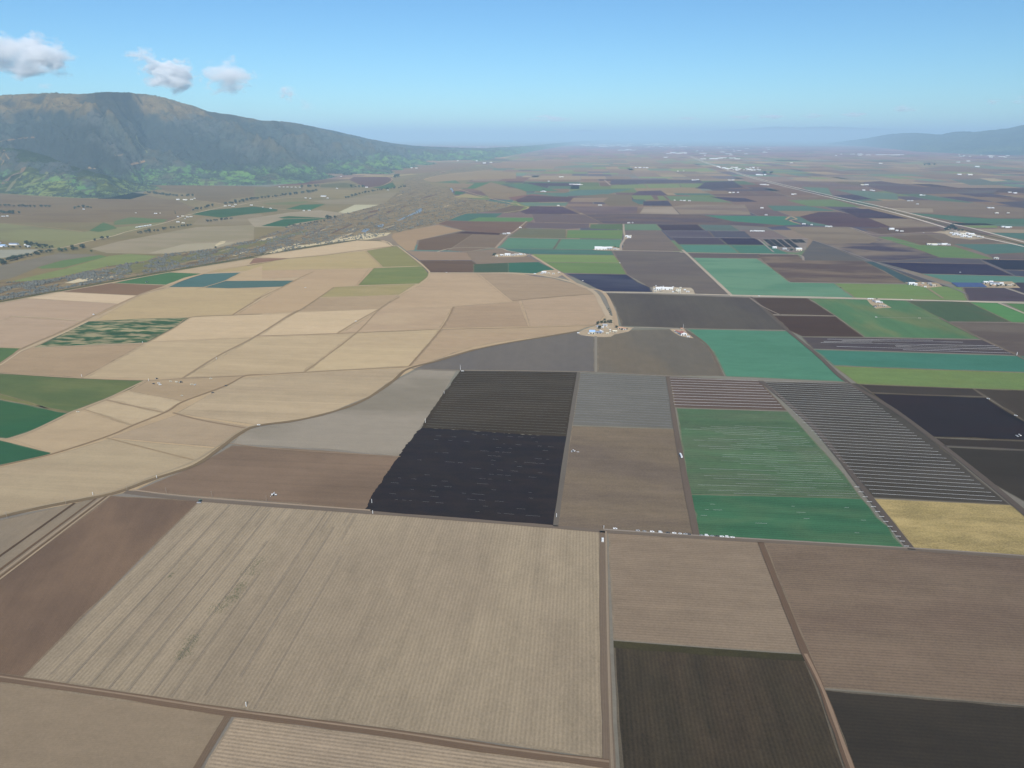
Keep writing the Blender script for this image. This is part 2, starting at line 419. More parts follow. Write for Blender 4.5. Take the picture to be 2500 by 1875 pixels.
# ---- river corridor
RIVER = '-300,1460 0,1340 100,1340 400,1330 700,1262 900,1212 1250,1162 1400,1108 1800,1062 2143,985 2423,880 2763,800 3000,745 3243,680 3393,560 3413,480 3643,415 3943,375 4143,350 4260,358 4100,400 3800,425 3560,470 3600,510 3800,560 3843,620 4073,650 4333,692 4143,742 3843,790 3693,850 3313,935 3193,960 3003,990 2143,1125 1400,1248 900,1335 420,1425 0,1500 -300,1560'
rb = field('T0', RIVER, (146, 139, 124), (122, 118, 105), name='riverbed', ps=26, pa=.8, streak=.2, grain=.5, rough=6, row=0, d=(0, 8))
field('T0', '900,1240 1400,1130 1800,1075 2143,1010 2600,900 2560,930 2143,1045 1500,1190 1000,1290', (122, 130, 98), (134, 130, 104), name='riverbed', ps=40, pa=.7, grain=.4, rough=8, row=0)
SAND = (206, 196, 168)
for s in ('100,1092 240,1050 340,1036 420,1030 560,1010 760,972 860,950 950,928 1060,932 1160,925 1120,950 960,985 860,985 700,1005 500,1035 300,1065 160,1100',
          '-330,1030 -280,1000 -230,995 -250,1015 -320,1040', '330,1030 360,1010 400,1008 370,1030'):
    field('T1', s, SAND, (176, 168, 142), name='riverbank_sand', ps=25, pa=.7, rough=4, row=0)
def slivers():
    r = random.Random(14); RP = pts('T0', RIVER); n = 0
    while n < 46:
        x = r.uniform(0, 1230); y = r.uniform(400, 730)
        L = r.uniform(10, 42)*(y-330)/250; h = r.uniform(.8, 2.6)*(y-330)/220
        a = -math.radians(r.uniform(10, 24)); P = []
        for k in range(12):
            t = k/12*2*math.pi; u = math.cos(t)*L*r.uniform(.8, 1.1); v = math.sin(t)*h*r.uniform(.6, 1.3)
            P.append((x+u*math.cos(a)-v*math.sin(a), y+u*math.sin(a)+v*math.cos(a)))
        if not all(inside(px, py, RP) for px, py in P): continue
        c = true_colour(r.choice(((190, 180, 156), (172, 164, 144), (158, 152, 136), (120, 112, 96), (128, 124, 104))), dist_of(P))
        sheet('riverbank_sand', P, soil_mat(c, None, GRID, ps=20, grain=.4, row=0), .35+.006*n, 3); n += 1
def inside(x, y, P):
    c = False; n = len(P)
    for i in range(n):
        (a, b), (d, e) = P[i], P[(i+1) % n]
        if (b > y) != (e > y) and x < (d-a)*(y-b)/(e-b)+a: c = not c
    return c
slivers()
for s in ('540,1352 700,1305 870,1290 900,1300 760,1330 620,1352', '1840,1115 1900,1105 1880,1112 1850,1120', '1130,345 1140,340 1150,346 1140,350', '1960,1118 2060,1085 2090,1082 1990,1120'):
    field('T0', s, SAND, (180, 172, 150), name='riverbank_sand', ps=25, rough=3, row=0)
water_m = bpy.data.materials.new('river_water'); water_m.use_nodes = True
wb = water_m.node_tree.nodes['Principled BSDF']; wb.inputs['Base Color'].default_value = (.20, .21, .21, 1); wb.inputs['Roughness'].default_value = .4
for s in ('1362,752 1385,730 1410,718 1422,735 1405,755 1360,768 1300,790 1240,820 1205,828 1240,808 1300,780', '905,918 925,898 970,890 978,900 950,915 940,925', '1035,878 1050,862 1090,853 1098,862 1075,880',
          '1528,648 1545,640 1558,655 1545,672 1532,665', '1652,552 1668,548 1682,562 1680,585 1665,592 1655,575', '40,1092 50,1052 85,1047 98,1068 90,1090',):
    sheet('river_water', pts('T1', s), water_m, LZ*layer_of(pts('T1', s))+.05, 4)
sheet('river_water', pts('T0', '2195,1080 2212,1050 2240,1048 2235,1080'), water_m, .42, 3)

# ---- tan benchland (left)
field('F', '-500,660 0,650 300,590 560,545 700,528 830,519 862,545 925,590 1035,588 1130,592 1230,612 1290,632 1312,690 1250,714 1100,740 900,795 850,822 720,890 540,925 480,968 290,1060 150,1090 0,1117 -500,1180', TAN, (176, 156, 130), ps=140)
field('T0', '-300,1575 0,1500 420,1425 900,1337 1400,1248 2212,1108 2212,1128 1400,1262 900,1352 420,1438 0,1516 -300,1592', (92, 104, 74), (120, 116, 90), name='levee', ps=30, pa=.7)
field('T1', '0,1108 860,983 1060,985 1080,998 870,992 0,1128', (96, 106, 76), (124, 118, 92), name='levee', ps=30, pa=.7)
field('T1', '20,1132 860,992 1050,997 1110,1012 1165,1036 960,1066 300,1142', (198, 180, 154), (188, 168, 144))
field('T1', '0,1140 300,1143 250,1152 120,1170 -40,1190', (150, 124, 106))
field('T1', '-300,1235 0,1192 250,1152 940,1080 1080,1215 980,1226 0,1246 -400,1262', (180, 165, 130), (172, 160, 122), ps=110)
field('T1', '945,1080 1200,1038 1235,1060 1420,1206 1080,1216', (142, 144, 108), (134, 138, 102), ps=90)
field('T1', '878,1370 1010,1226 1424,1210 1474,1270 1465,1300 1390,1357', (120, 136, 86), (136, 144, 98), ps=60, streak=.14)
field('T1', '550,1472 672,1386 880,1376 1370,1356 1225,1450 900,1462', (160, 152, 114), (170, 156, 124), ps=70)
field('T1', '380,1592 548,1476 1226,1454 1050,1578', (174, 156, 132), (166, 146, 124))
field('T1', '-40,1248 980,1227 868,1370 686,1385 372,1592 0,1612 -160,1620 240,1385 340,1332 430,1300 -60,1326', (184, 163, 136), (176, 154, 130), ps=200)
field('T1', '1490,1268 1882,1270 2180,1510 1690,1550 1060,1574 1236,1450 1390,1372 1460,1308', (184, 164, 140), (174, 154, 132), ps=160)
field('T1', '1890,1272 2143,1270 2513,1310 2783,1380 2890,1445 2560,1470 2243,1500 2182,1508', (168, 151, 132), (160, 143, 126), ps=130)
field('T1', '1172,930 1550,860 1762,908 1380,990 1352,1075 1284,1080 1220,1030 1160,965', (168, 150, 130), (160, 142, 124))
field('T1', '1370,1072 1392,990 1762,914 1850,938 1640,1076', (120, 110, 106), (114, 104, 102))
field('T1', '1642,1076 1852,938 2143,940 2040,1055 1960,1065 1800,1090', (132, 122, 116), (124, 116, 112))
field('T1', '1692,932 1785,914 2085,930 2070,946 1860,938', (94, 88, 100))
field('T1', '1555,850 1620,826 1810,832 2360,836 2300,890 2200,935 2080,932 1784,912', (126, 114, 114), (118, 106, 110), ps=150)
field('T1', '1618,822 1790,765 2100,762 2040,800 1800,828', (90, 128, 128), (88, 122, 130))
field('T1', '1800,830 1900,797 2353,800 2360,815 2330,834', (104, 144, 102), (110, 142, 104))
field('T1', '1930,652 1990,745 2190,695 2290,705 2220,758 2090,755 1980,748', (122, 120, 122))
field('T1', '1284,1081 1800,1092 1842,1158 1392,1158', (154, 138, 126), (144, 130, 120))
field('T1', '1392,1160 1840,1162 1880,1190 1850,1262 1482,1262', (112, 100, 94), (102, 92, 88), ps=60, streak=.16)
field('T1', '1850,1192 2143,1181 2200,1265 1850,1264', (86, 108, 100), (76, 106, 102), ps=80)
field('T2', '0,1181 260,1174 400,1240 230,1272 0,1264', (64, 118, 110), (68, 122, 104))
field('T1', '1790,1090 2050,1057 2143,1075 2320,1130 2403,1172 2143,1180 1884,1190 1842,1160', (142, 131, 123), (130, 122, 118), ps=130)
# teal + olive patches farther up the river
for s, c in (('T1 1530,500 1700,485 1745,512', (112, 146, 144)), ('T1 1740,552 1830,512 1970,500 1985,515 1940,542 1840,556', (104, 142, 132)), ('T1 1685,605 1700,572 1790,590 1740,604', (92, 132, 100)),
             ('T1 1675,628 1790,595 1965,636', (162, 160, 122)), ('T1 1430,478 1600,430 1920,402 2212,418 2212,470 1900,478 1730,486 1500,500', (158, 156, 150)), ('T1 1600,525 1720,513 1860,512 1800,550 1650,545', (150, 146, 142)),
             ('T1 1900,560 2100,545 2300,560 2300,620 2150,650 1990,635', (146, 142, 136)), ('T1 2080,520 2180,508 2380,560 2300,575', (106, 132, 138)), ('T1 1850,560 2000,500 2150,540 2060,600', (148, 144, 138)),
             ('T1 1980,340 2500,320 2800,352 2400,380 2050,385', (158, 160, 158)), ('T2 0,370 600,345 650,352 200,385', (158, 160, 158)),
             ('T2 0,520 160,510 440,575 330,575 150,580', (104, 142, 138)), ('T2 0,630 200,600 390,610 160,620 60,660', (138, 122, 122))):
    k, s = s.split(' ', 1); field(k, s, c, tuple(v-8 for v in c), ps=120)
# ---- lower tan fields
field('T0', '960,1352 1060,1330 1400,1260 1702,1272 1560,1305 1400,1366', (84, 127, 100), (88, 132, 104))
field('T0', '460,1422 930,1352 1400,1371 1280,1410 1160,1456', (140, 120, 106), (132, 112, 100))
field('T0', '210,1478 460,1424 1166,1458 1080,1500 1000,1526', (206, 186, 160), (198, 180, 152))
field('T0', '1420,1386 1560,1320 1700,1277 1860,1268 2030,1263 1960,1300 1890,1335 1730,1385', (88, 124, 128), (86, 120, 122))
field('T0', '1690,1402 1810,1360 1905,1333 2483,1330 2440,1355 2393,1381 2143,1390', (88, 120, 124), (86, 118, 118))
field('T0', '2040,1262 2212,1205 2212,1232 2212,1326 1905,1330 1950,1302', (188, 168, 140), (178, 162, 134), verge=0)
field('M0', '-500,200 0,142 215,100 1000,144 790,236 690,286 100,248 0,292 -300,340', (184, 164, 144), (176, 155, 136), ps=130)
field('M0', '-300,345 0,295 100,253 680,290 500,380 200,510 0,514 -300,520', (182, 162, 142), (174, 155, 134), ps=130)
field('M0', '800,284 1170,80 1420,12 1700,6 2212,22 2300,20 2140,120 1970,238 1610,256 950,284', (186, 168, 134), (178, 160, 130), ps=120)
field('M0', '284,512 520,400 745,292 1200,270 1602,260 1480,340 1240,470 700,495', (70, 106, 88), (176, 166, 134), ps=18, pa=.8, streak=.3, row=.1, rough=2)
field('M0', '-300,500 0,514 172,520 120,565 0,648 -300,800', (96, 126, 80), (84, 118, 96), ps=50)
field('M0', '175,545 270,516 1220,480 1080,560 700,770 0,726 -400,700 0,652', (173, 153, 128), (165, 145, 122), ps=110)
field('M0', '1245,470 2150,430 1850,600 1536,770 720,768 1080,565', (188, 170, 140), (180, 162, 134), ps=150, streak=.12)
field('M0', '1614,258 2212,232 2460,222 2150,425 1260,464', (198, 178, 148), (192, 172, 142), ps=150)
field('M1', '-598,768 0,434 86,422 846,396 422,718', (188, 170, 140), (180, 162, 134), ps=130, streak=.12)
field('M1', '862,394 1568,360 1316,670 434,718', (190, 172, 140), (184, 164, 136), ps=130, streak=.12)
field('M1', '350,216 1056,188 700,394 40,420', (200, 180, 150), (192, 174, 144))
field('M1', '1072,186 1682,168 1570,354 730,392', (186, 166, 140), (172, 151, 130), ps=110, pa=.6)
field('M1', '1692,166 2180,130 2243,116 2320,335 1596,348', (172, 152, 130), (164, 144, 124), ps=110)
field('M1', '2255,114 2883,62 2960,150 2970,230 2900,318 2325,335', (180, 160, 138), (172, 153, 132), ps=110)
field('M1', '1584,360 2325,340 2890,324 2800,345 2740,370 2500,410 2143,455 1860,505 1690,560 1400,668 1322,668', (178, 158, 132), (170, 148, 126), ps=110)
field('F', '380,893 515,817 660,805 873,795 850,818 800,855 720,888 640,908 560,919', (180, 163, 136), (170, 153, 130), ps=90, streak=.17)
field('M0', '1245,790 1560,772 2060,750 1900,850 1540,968 1085,880', (174, 155, 128), (166, 147, 122))
field('M0', '905,950 1085,884 1535,970 1385,1058', (194, 176, 146), (186, 168, 138), ps=80)
field('M0', '700,1035 895,955 1385,1062 1120,1165', (190, 172, 142), (184, 164, 136), ps=90)
field('M0', '80,1282 300,1200 690,1040 1110,1170 850,1290 430,1402 350,1376', (186, 166, 136), (180, 160, 132), ps=120)
field('M0', '-400,700 0,731 700,772 1222,792 1100,865 640,1040 595,1064 0,950 -400,890', (98, 118, 86), (118, 128, 90), ps=70, pa=.6, d=(0, 1), streak=.13)
field('M0', '-400,860 0,900 250,970 420,1030 594,1066 0,950 -400,910', (128, 130, 88), (110, 124, 88), ps=60, d=(0, 1))
field('M0', '-400,905 0,952 590,1066 280,1212 60,1281 0,1276 -400,1200', (58, 108, 84), (72, 112, 82), ps=120, pa=.6, rough=1)
field('M0', '-400,1230 0,1296 425,1400 420,1415 0,1504 -400,1590', (48, 106, 84), (56, 110, 86), ps=120, rough=1)
field('F', '382,896 548,923 512,945 470,966 238,945', (173, 155, 131), (164, 146, 124), ps=80)
field('F', '236,948 480,970 415,1010 330,1040 150,1083 0,1114 -400,1180 -400,1080 0,1010 110,985', (178, 162, 134), (168, 151, 126), ps=90, streak=.13)

# ---- the centre
field('F', '906,797 985,801 940,880 865,985 700,970 503,959 520,932 620,911 720,890 800,860 855,822', (154, 147, 136), (132, 127, 116), ps=170, pa=.75, streak=.06)
field('F', '502,962 700,973 865,987 793,1103 600,1085 290,1062 400,1015 470,980', (132, 114, 100), (116, 101, 90), ps=120, pa=.6, streak=.14)
field('F', '892,797 950,775 1020,755 1090,742 1180,728 1250,716 1286,728 1287,803 1240,803 985,799', (112, 111, 113), (120, 116, 112), d='A', ps=130, streak=.05)
field('F', '1289,728 1345,713 1480,711 1530,748 1564,812 1445,812 1289,803', (114, 112, 108), (126, 118, 106), d='A', ps=150, pa=.6, streak=.06, grain=.2)
field('F', '1308,633 1400,635 1621,643 1660,668 1700,713 1480,709 1342,704 1330,665', (95, 95, 99), (104, 104, 103), ps=160, pa=.6, d='A', streak=.1)
field('M1', '1745,704 1900,706 2212,708 2733,712 2722,830 2692,960 2662,1090 2643,1268 2212,1242 1800,1212 1415,1190 1450,1120 1500,1040 1560,960 1600,892 1650,840 1690,775', (74, 71, 68), (84, 81, 77), ps=60, row=.12, streak=.14, rough=1.0, jag=1.5, verge=0)
field('M1', '1415,1190 1800,1212 2212,1242 2643,1265 2655,1330 2640,1420 2615,1590 2590,1750 2560,1900 2543,1985 2530,2018 2212,1998 1800,1962 1400,1936 1000,1906 936,1888 1000,1752 1080,1640 1140,1550 1190,1470 1260,1370 1330,1290 1380,1215', (54, 54, 47), (59, 58, 51), ps=22, pa=.7, streak=.22, grain=.6, rough=1.2, jag=2.4, verge=0, row=.15)
field('F', '1252,806 1442,813 1458,926 1236,918', (114, 115, 113), (124, 124, 122), ps=60, streak=.1)
field('F', '1236,920 1458,927 1480,1040 1502,1155 1203,1138 1215,1040', (126, 114, 100), (114, 104, 98), ps=100, pa=.7, streak=.13, row=.08, period=4, grain=.28)
field('F', '1446,814 1642,823 1700,887 1458,880', (110, 98, 95), (98, 88, 86), ps=50, streak=.14)
field('F', '1461,882 1702,889 1820,1020 1862,1077 1488,1068', (86, 118, 92), (98, 116, 96), ps=60, pa=.7, streak=.26, row=.10, period=7, grain=.3)
field('F', '1488,1068 1862,1077 1955,1185 1700,1170 1508,1157', (64, 114, 88), (80, 118, 90), ps=45, pa=.8, streak=.26, row=.08, period=5, grain=.3, rough=5)
field('F', '1648,825 1865,828 1960,905 2182,1091 1886,1075 1760,930', (82, 81, 80), (96, 94, 92), ps=70, streak=.1)
field('F', '1888,1077 2182,1091 2212,1106 2327,1211 2212,1201 1976,1186', (176, 158, 108), (158, 144, 98), ps=24, pa=.6, streak=.2, row=.14, period=3.4, grain=.5, rough=1)
field('M3', '815,822 1780,858 1890,930 1400,915 920,895', (80, 78, 79), (74, 73, 76))
field('M3', '920,897 1890,932 2212,1130 2600,1350 2600,1330 2212,1300 1425,1270', (60, 57, 53), (66, 62, 58), ps=120, streak=.1)
field('M3', '1784,860 2600,885 2600,1345 2212,1132 1895,930', (82, 79, 78), (88, 85, 82), d='A', ps=120)
field('M3', '1428,1274 2212,1302 2600,1320 2600,1395 1530,1345', (74, 72, 72), (66, 64, 64))
field('M3', '1545,1352 2600,1400 2600,2300 2300,1860 1900,1640', (70, 69, 69), (78, 75, 74), ps=120)
field('F', '1486,711 1700,715 1768,768 1830,825 1568,813 1540,760', (84, 142, 122), (78, 134, 114), ps=60, grain=.2)
field('M3', '-110,92 388,97 618,244 92,233 0,175', (92, 86, 88), (86, 80, 82))
field('M3', '95,242 622,250 865,424 340,420 230,370', (88, 80, 82), (80, 74, 78))
field('M3', '397,98 870,102 1220,118 1400,200 1540,266 1860,442 870,424 625,246', (90, 134, 106), (120, 136, 104), ps=110, pa=.8, d='A', streak=.12)
field('M3', '1220,120 1740,126 2105,298 1565,294 1500,262', (86, 112, 98), (104, 106, 98), ps=110, d='A', pa=.7)
field('M3', '1745,127 1990,136 2212,226 2600,360 2600,310 2110,300', (96, 152, 88), (88, 142, 84))
field('M3', '2050,139 2600,152 2600,330 2212,218', (96, 142, 90))
field('M3', '1585,301 2105,304 2600,345 2600,720 2160,578 1865,440', (106, 100, 102), (124, 118, 114), ps=120, pa=.7)
field('M3', '335,425 870,430 1865,448 2150,578 430,524', (92, 90, 100), (104, 100, 100), ps=60, streak=.12)
field('M3', '436,530 2150,582 2600,600 2600,735 1000,682 600,664', (74, 134, 122), (70, 128, 112), ps=90, grain=.2)
field('M3', '605,668 1000,684 2600,738 2600,885 1700,856 808,820', (116, 144, 80), (124, 142, 88), ps=60, grain=.25)

# ---- the middle distance, right of the river
Q = [('T2', '0,966 110,890 490,898 492,974', (112, 120, 110), (120, 124, 108)), ('T2', '500,905 972,903 966,980 492,972', (104, 142, 88), (112, 142, 94)),
     ('T2', '165,840 690,850 685,885 500,895 130,885', (108, 104, 122), (112, 106, 114)), ('T2', '695,855 975,853 972,900 690,892', (96, 130, 104), (92, 118, 104)),
     ('T2', '-70,1042 0,971 440,979 385,1064 0,1060', (92, 144, 126), (86, 136, 122)), ('T2', '448,980 962,986 948,1062 870,1074 392,1064', (92, 144, 126), (86, 138, 122)),
     ('T2', '-70,1046 0,1062 385,1066 720,1072 878,1080 895,1115 190,1106 0,1080', (76, 122, 122), (80, 128, 118)), ('T2', '200,1108 896,1116 945,1181 290,1174 240,1135', (122, 152, 96), (116, 148, 96)),
     ('T2', '292,1176 946,1183 1002,1277 470,1266', (104, 138, 92), (112, 144, 94)), ('T2', '490,1272 1002,1279 1100,1345 1200,1388 1222,1428 790,1420', (58, 68, 98), (76, 86, 112)),
     ('T2', '882,1080 1490,1090 1700,1285 1882,1452 1582,1446 1550,1392 1190,1385 1080,1320 1004,1276', (106, 102, 108), (116, 112, 112)),
     ('T2', '985,908 1292,906 1460,1082 968,1074 985,985', (124, 118, 120), (116, 112, 118)), ('T2', '980,854 1252,854 1300,906 982,905', (106, 142, 126), None),
     ('T2', '1254,856 1602,858 1662,908 1306,908', (72, 76, 102), (82, 84, 106)), ('T2', '1604,860 1882,862 1962,912 1668,908', (94, 124, 130), (98, 120, 126)),
     ('T2', '1312,912 1690,912 1742,965 1368,962', (98, 100, 122), (92, 94, 118)), ('T2', '1694,912 2000,915 2062,970 1744,967', (90, 98, 122), None),
     ('T2', '1378,967 1780,971 1850,1028 1438,1025', (86, 88, 112), None), ('T2', '1784,971 2082,973 2182,1030 1854,1028', (66, 72, 102), None),
     ('T2', '1444,1028 1870,1032 1950,1097 1502,1091', (84, 144, 134), None), ('T2', '1874,1032 2210,1035 2380,1108 1954,1098', (76, 132, 124), None),
     ('T2', '1512,1094 2440,1110 2480,1145 1562,1136', (102, 99, 110), (110, 104, 108)), ('T3', '-582,1138 -43,1145 100,1235 235,1345 610,1353 780,1475 -270,1454', (104, 156, 132), (84, 142, 122)),
     ('T3', '-40,1116 305,1116 352,1160 862,1166 1040,1260 1205,1354 240,1342 90,1235', (100, 92, 100), (138, 126, 116)), ('T3', '858,1168 950,1171 1150,1260 1340,1340 1205,1354 1030,1250', (70, 100, 114), (66, 96, 112)),
     ('T3', '952,1172 1250,1272 1600,1388 1490,1382 1340,1340', (96, 98, 112), None), ('T3', '335,1112 432,990 522,1014 870,1165 352,1160', (98, 104, 116), (108, 110, 116)),
     ('T3', '524,1016 905,1018 1040,976 1300,1062 1500,1135 960,1172 800,1130', (86, 88, 112), (150, 140, 130)), ('T3', '200,876 740,882 860,930 985,972 905,1016 522,1014 420,985', (144, 136, 128), (128, 122, 120)),
     ('T3', '975,962 1085,960 1345,1030 1620,1042 1960,1148 1500,1135 1300,1062', (104, 144, 108), (110, 146, 106)), ('T3', '1090,960 1390,942 1600,1030 1345,1030', (120, 112, 112), None),
     ('T3', '1395,945 1750,950 2050,1010 1610,1022', (126, 120, 120), None), ('T3', '1612,1022 2212,1022 2600,1040 2600,1090 2212,1095 1890,1108 1760,1060', (88, 132, 132), None),
     ('T3', '1895,1108 2212,1096 2600,1095 2600,1160 1962,1148', (110, 108, 122), (124, 116, 116)), ('T3', '985,1175 1900,1192 2130,1290 1345,1272', (60, 66, 100), (68, 74, 104)),
     ('T3', '1502,1136 1838,1150 1895,1190 985,1172', (98, 102, 120), None), ('T3', '1842,1152 2600,1165 2600,1252 2045,1238', (58, 64, 98), None), ('T3', '2045,1242 2600,1255 2600,1330 2135,1290', (80, 90, 116), None),
     ('T3', '1348,1274 2135,1294 2600,1335 2600,1350 1605,1350', (88, 144, 136), None), 
     ('T3', '613,1354 1230,1362 1690,1388 1735,1500 790,1477', (114, 150, 96), (122, 148, 100)), ('T3', '1695,1390 2055,1390 2212,1442 2600,1560 2600,1515 1745,1500', (90, 86, 104), None),
     ('T3', '2065,1386 2150,1346 2600,1355 2600,1550 2212,1438', (74, 76, 98), None),
     ('T2', '1622,779 2343,788 2410,800 2350,818 2480,858 2212,870 2100,858 1900,835', (72, 138, 126), (76, 130, 122)), ('T2', '870,526 1150,516 1182,552 865,550', (120, 152, 106), None),
     ('T2', '1154,516 1440,512 1462,546 1192,552', (124, 154, 106), None), ('T2', '1444,511 1650,512 1600,546 1468,545', (114, 148, 106), None), ('T2', '870,476 1620,480 1652,508 1440,509 1150,514 860,520', (86, 98, 130), None),
     ('T2', '1580,552 1660,500 1900,490 1990,545 1700,560', (76, 88, 120), None), ('T2', '395,610 580,567 1060,555 830,605 440,620', (90, 136, 140), (86, 128, 134)), ('T2', '60,650 170,612 560,625 520,666 80,670', (94, 90, 114), (104, 98, 114)),
     ('T2', '82,673 512,672 492,700 150,700', (104, 142, 136), None), ('T2', '100,750 190,702 460,706 612,770 150,768', (90, 88, 116), (98, 94, 114)),
     ('T2', '640,770 1100,766 1640,776 1900,830 2340,866 2200,880 1880,862 1250,852 980,852 800,846', (96, 96, 118), (120, 110, 112)), ('T2', '200,770 640,772 800,846 690,848 230,838', (114, 108, 120), None),
     ('T2', '1040,612 1210,612 1240,650 1060,645', (118, 148, 112), None), ('T2', '1260,616 1310,616 1348,652 1272,652', (116, 146, 112), None), ('T2', '1330,616 1700,626 1900,672 1372,655', (108, 144, 124), None),
     ('T2', '1140,662 1352,656 1390,700 1140,698', (80, 90, 120), None), ('T2', '1150,708 1390,708 1450,773 1110,766', (168, 160, 152), (150, 142, 138)), ('T2', '540,632 850,630 800,668 530,666', (152, 140, 132), (140, 130, 128)),
     ('T2', '1700,622 2000,634 2110,665 1900,666', (78, 86, 120), None), ('T2', '500,705 1100,706 1095,762 640,768', (122, 114, 126), (104, 100, 122)), ('T2', '1395,705 1500,690 2000,690 2050,775 1455,772', (150, 142, 136), (126, 118, 126)),
     ('T2', '540,628 800,600 1040,608 1050,660 1140,700 850,700 800,668 850,630', (124, 122, 118), None), ('T2', '1040,610 1100,575 1290,570 1350,610', (92, 94, 124), None),
     ('T3', '1040,716 1440,720 1550,757 1200,755', (164, 157, 146), (152, 144, 136)), ('T3', '912,810 1262,812 1500,872 1110,886', (148, 140, 132), (132, 122, 122)), ('T3', '318,790 480,752 660,752 900,802 1110,886 620,876 400,832', (98, 90, 110), (86, 82, 108)),
     ('T3', '640,724 900,726 1238,808 812,800', (72, 74, 110), (84, 84, 112)), ('T3', '210,652 610,646 842,711 390,702', (110, 148, 114), (104, 140, 118)), ('T3', '40,697 390,702 640,745 100,742', (88, 132, 132), None),
     ('T3', '1200,757 1450,771 1900,806 2600,812 2600,870 2212,858 1750,850', (80, 134, 126), (88, 128, 124)), ('T3', '1560,842 1890,848 1975,862 1640,862', (54, 58, 84), None), ('T3', '1690,866 1980,866 1992,885 1755,886', (122, 154, 106), None),
     ('T3', '1900,926 2600,935 2600,1060 2212,988', (86, 132, 132), None), ('T3', '1815,892 2212,900 2600,910 2600,935 1890,924', (168, 158, 144), None), ('T3', '822,888 1110,888 1490,882 1540,908 1000,938', (110, 102, 108), None),
     ('T3', '200,790 330,790 400,832 620,874 420,866 300,832', (92, 132, 134), None), ('T3', '840,660 1400,650 1700,670 2212,720 2212,800 1900,800 1450,765 1440,716 1040,712', (140, 132, 128), (128, 120, 124)),
     ('T3', '-20,500 320,490 560,500 840,530 1100,545 1250,550 800,600 600,612 400,560', (128, 118, 130), (110, 112, 132)), ('T3', '560,612 850,606 930,640 780,655', (80, 90, 122), None), ('T3', '330,540 560,548 600,620 400,570', (100, 142, 140), None),
     ('T3', '600,560 880,575 1150,600 1150,650 930,640', (100, 140, 140), None), ('T3', '850,500 1000,490 1500,560 2000,560 1960,590 1500,600 1150,600 900,540', (96, 96, 124), (104, 118, 134)),
     ('T3', '1600,480 1850,475 2060,525 1760,525', (98, 128, 140), None), ('T3', '1840,468 1960,468 2080,490 1940,494', (186, 176, 158), None), ('T3', '940,460 1300,478 1250,515 1080,500', (164, 152, 144), None), ('T3', '1960,668 2212,660 2600,680 2600,760 2200,720', (88, 96, 124), None)]
for q in Q:
    k, s, c, p = q
    f = .14+.42*min(1, max(0, (dist_of(pts(k, s))-3800)/9000)); h = min(1, max(0, (f-.16)/.4)); tg = tuple(a+(b-a)*h for a, b in zip((142, 147, 152), (172, 182, 192))); c = tuple(v*(1-f)+w*f for v, w in zip(c, tg)); p = p and tuple(v*(1-f)+w*f for v, w in zip(p, tg))  # distance haze mixed into the field colours, paler and bluer farther off
    Y = dist_of(pts(k, s))
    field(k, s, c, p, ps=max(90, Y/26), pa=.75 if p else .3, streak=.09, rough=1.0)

# ---- foreground
field('F', '433,1081 620,1092 800,1107 1000,1122 1198,1137 1303,1148 1306,1400 1312,1641 1080,1606 830,1572 500,1530 250,1494 50,1463 250,1265', (156, 143, 123), (147, 134, 117), d='A', ps=130, pa=.6, row=.08, period=4.06, streak=.12, grain=.26)
field('F', '240,1071 433,1081 250,1262 50,1463 0,1457 -300,1430 -300,1420 0,1249', (128, 108, 93), (112, 96, 86), d=(0, 4), ps=80, pa=.8, streak=.09, grain=.2)
field('L0', '-500,720 0,588 560,462 780,410 940,376 430,760 0,1088 -500,1430', (142, 131, 116), (152, 138, 120), d=(4, 6), ps=60, pa=.6)
for i, (p, w, c) in enumerate((('182,1228 0,1357 -250,1534', 4.2, (98, 84, 74)), ('239,1213 41,1360 -200,1539', 4.0, (116, 98, 84)), ('253,1212 48,1365 -200,1550', 3.2, (166, 148, 128)), ('262,1210 56,1366 -200,1558', 3.4, (118, 100, 84)), ('270,1208 64,1365 -200,1564', 3.2, (170, 152, 128)))):
    road('S', p, w, c, name='plough_strip', sm=False, dz=-.10+.01*i)
field('F', '-300,1440 0,1472 250,1508 487,1544 430,1650 330,1830 -300,1830', (150, 135, 115), (141, 126, 108), ps=70, pa=.6, grain=.18, row=.02)
field('F', '507,1550 830,1592 1100,1632 1311,1656 1325,1900 330,1900 450,1640', (160, 144, 124), (150, 136, 120), d=(0, 3), ps=60, row=.16, period=3.7, streak=.18, grain=.3)
field('F', '1313,1149 1480,1162 1640,1171 1690,1290 1736,1412 1530,1398 1325,1382', (143, 128, 112), (134, 119, 104), ps=110, row=.10, period=4.1, streak=.13, grain=.26)
field('F', '1325,1384 1530,1400 1737,1414 1765,1480 1826,1659 1900,1880 1348,1880', (70, 66, 60), (76, 69, 62), d='A', ps=50, pa=.8, streak=.26, row=.12, period=4, grain=.45, rough=.8)
field('F', '1325,1384 1530,1400 1737,1414 1742,1428 1530,1416 1326,1399', (72, 71, 57), (62, 60, 52), ps=20, grain=.4, rough=1.5, verge=0)
field('F', '1650,1172 1975,1188 2212,1206 2500,1226 2500,1550 2212,1523 1778,1486 1740,1400', (131, 115, 101), (119, 103, 93), ps=130, pa=.75, row=.10, period=4.1, streak=.15, grain=.26)
field('F', '1779,1489 2212,1525 2500,1552 2500,1900 1920,1900 1838,1659', (64, 62, 60), (72, 68, 64), ps=110, streak=.16, row=.08, period=4, grain=.3)
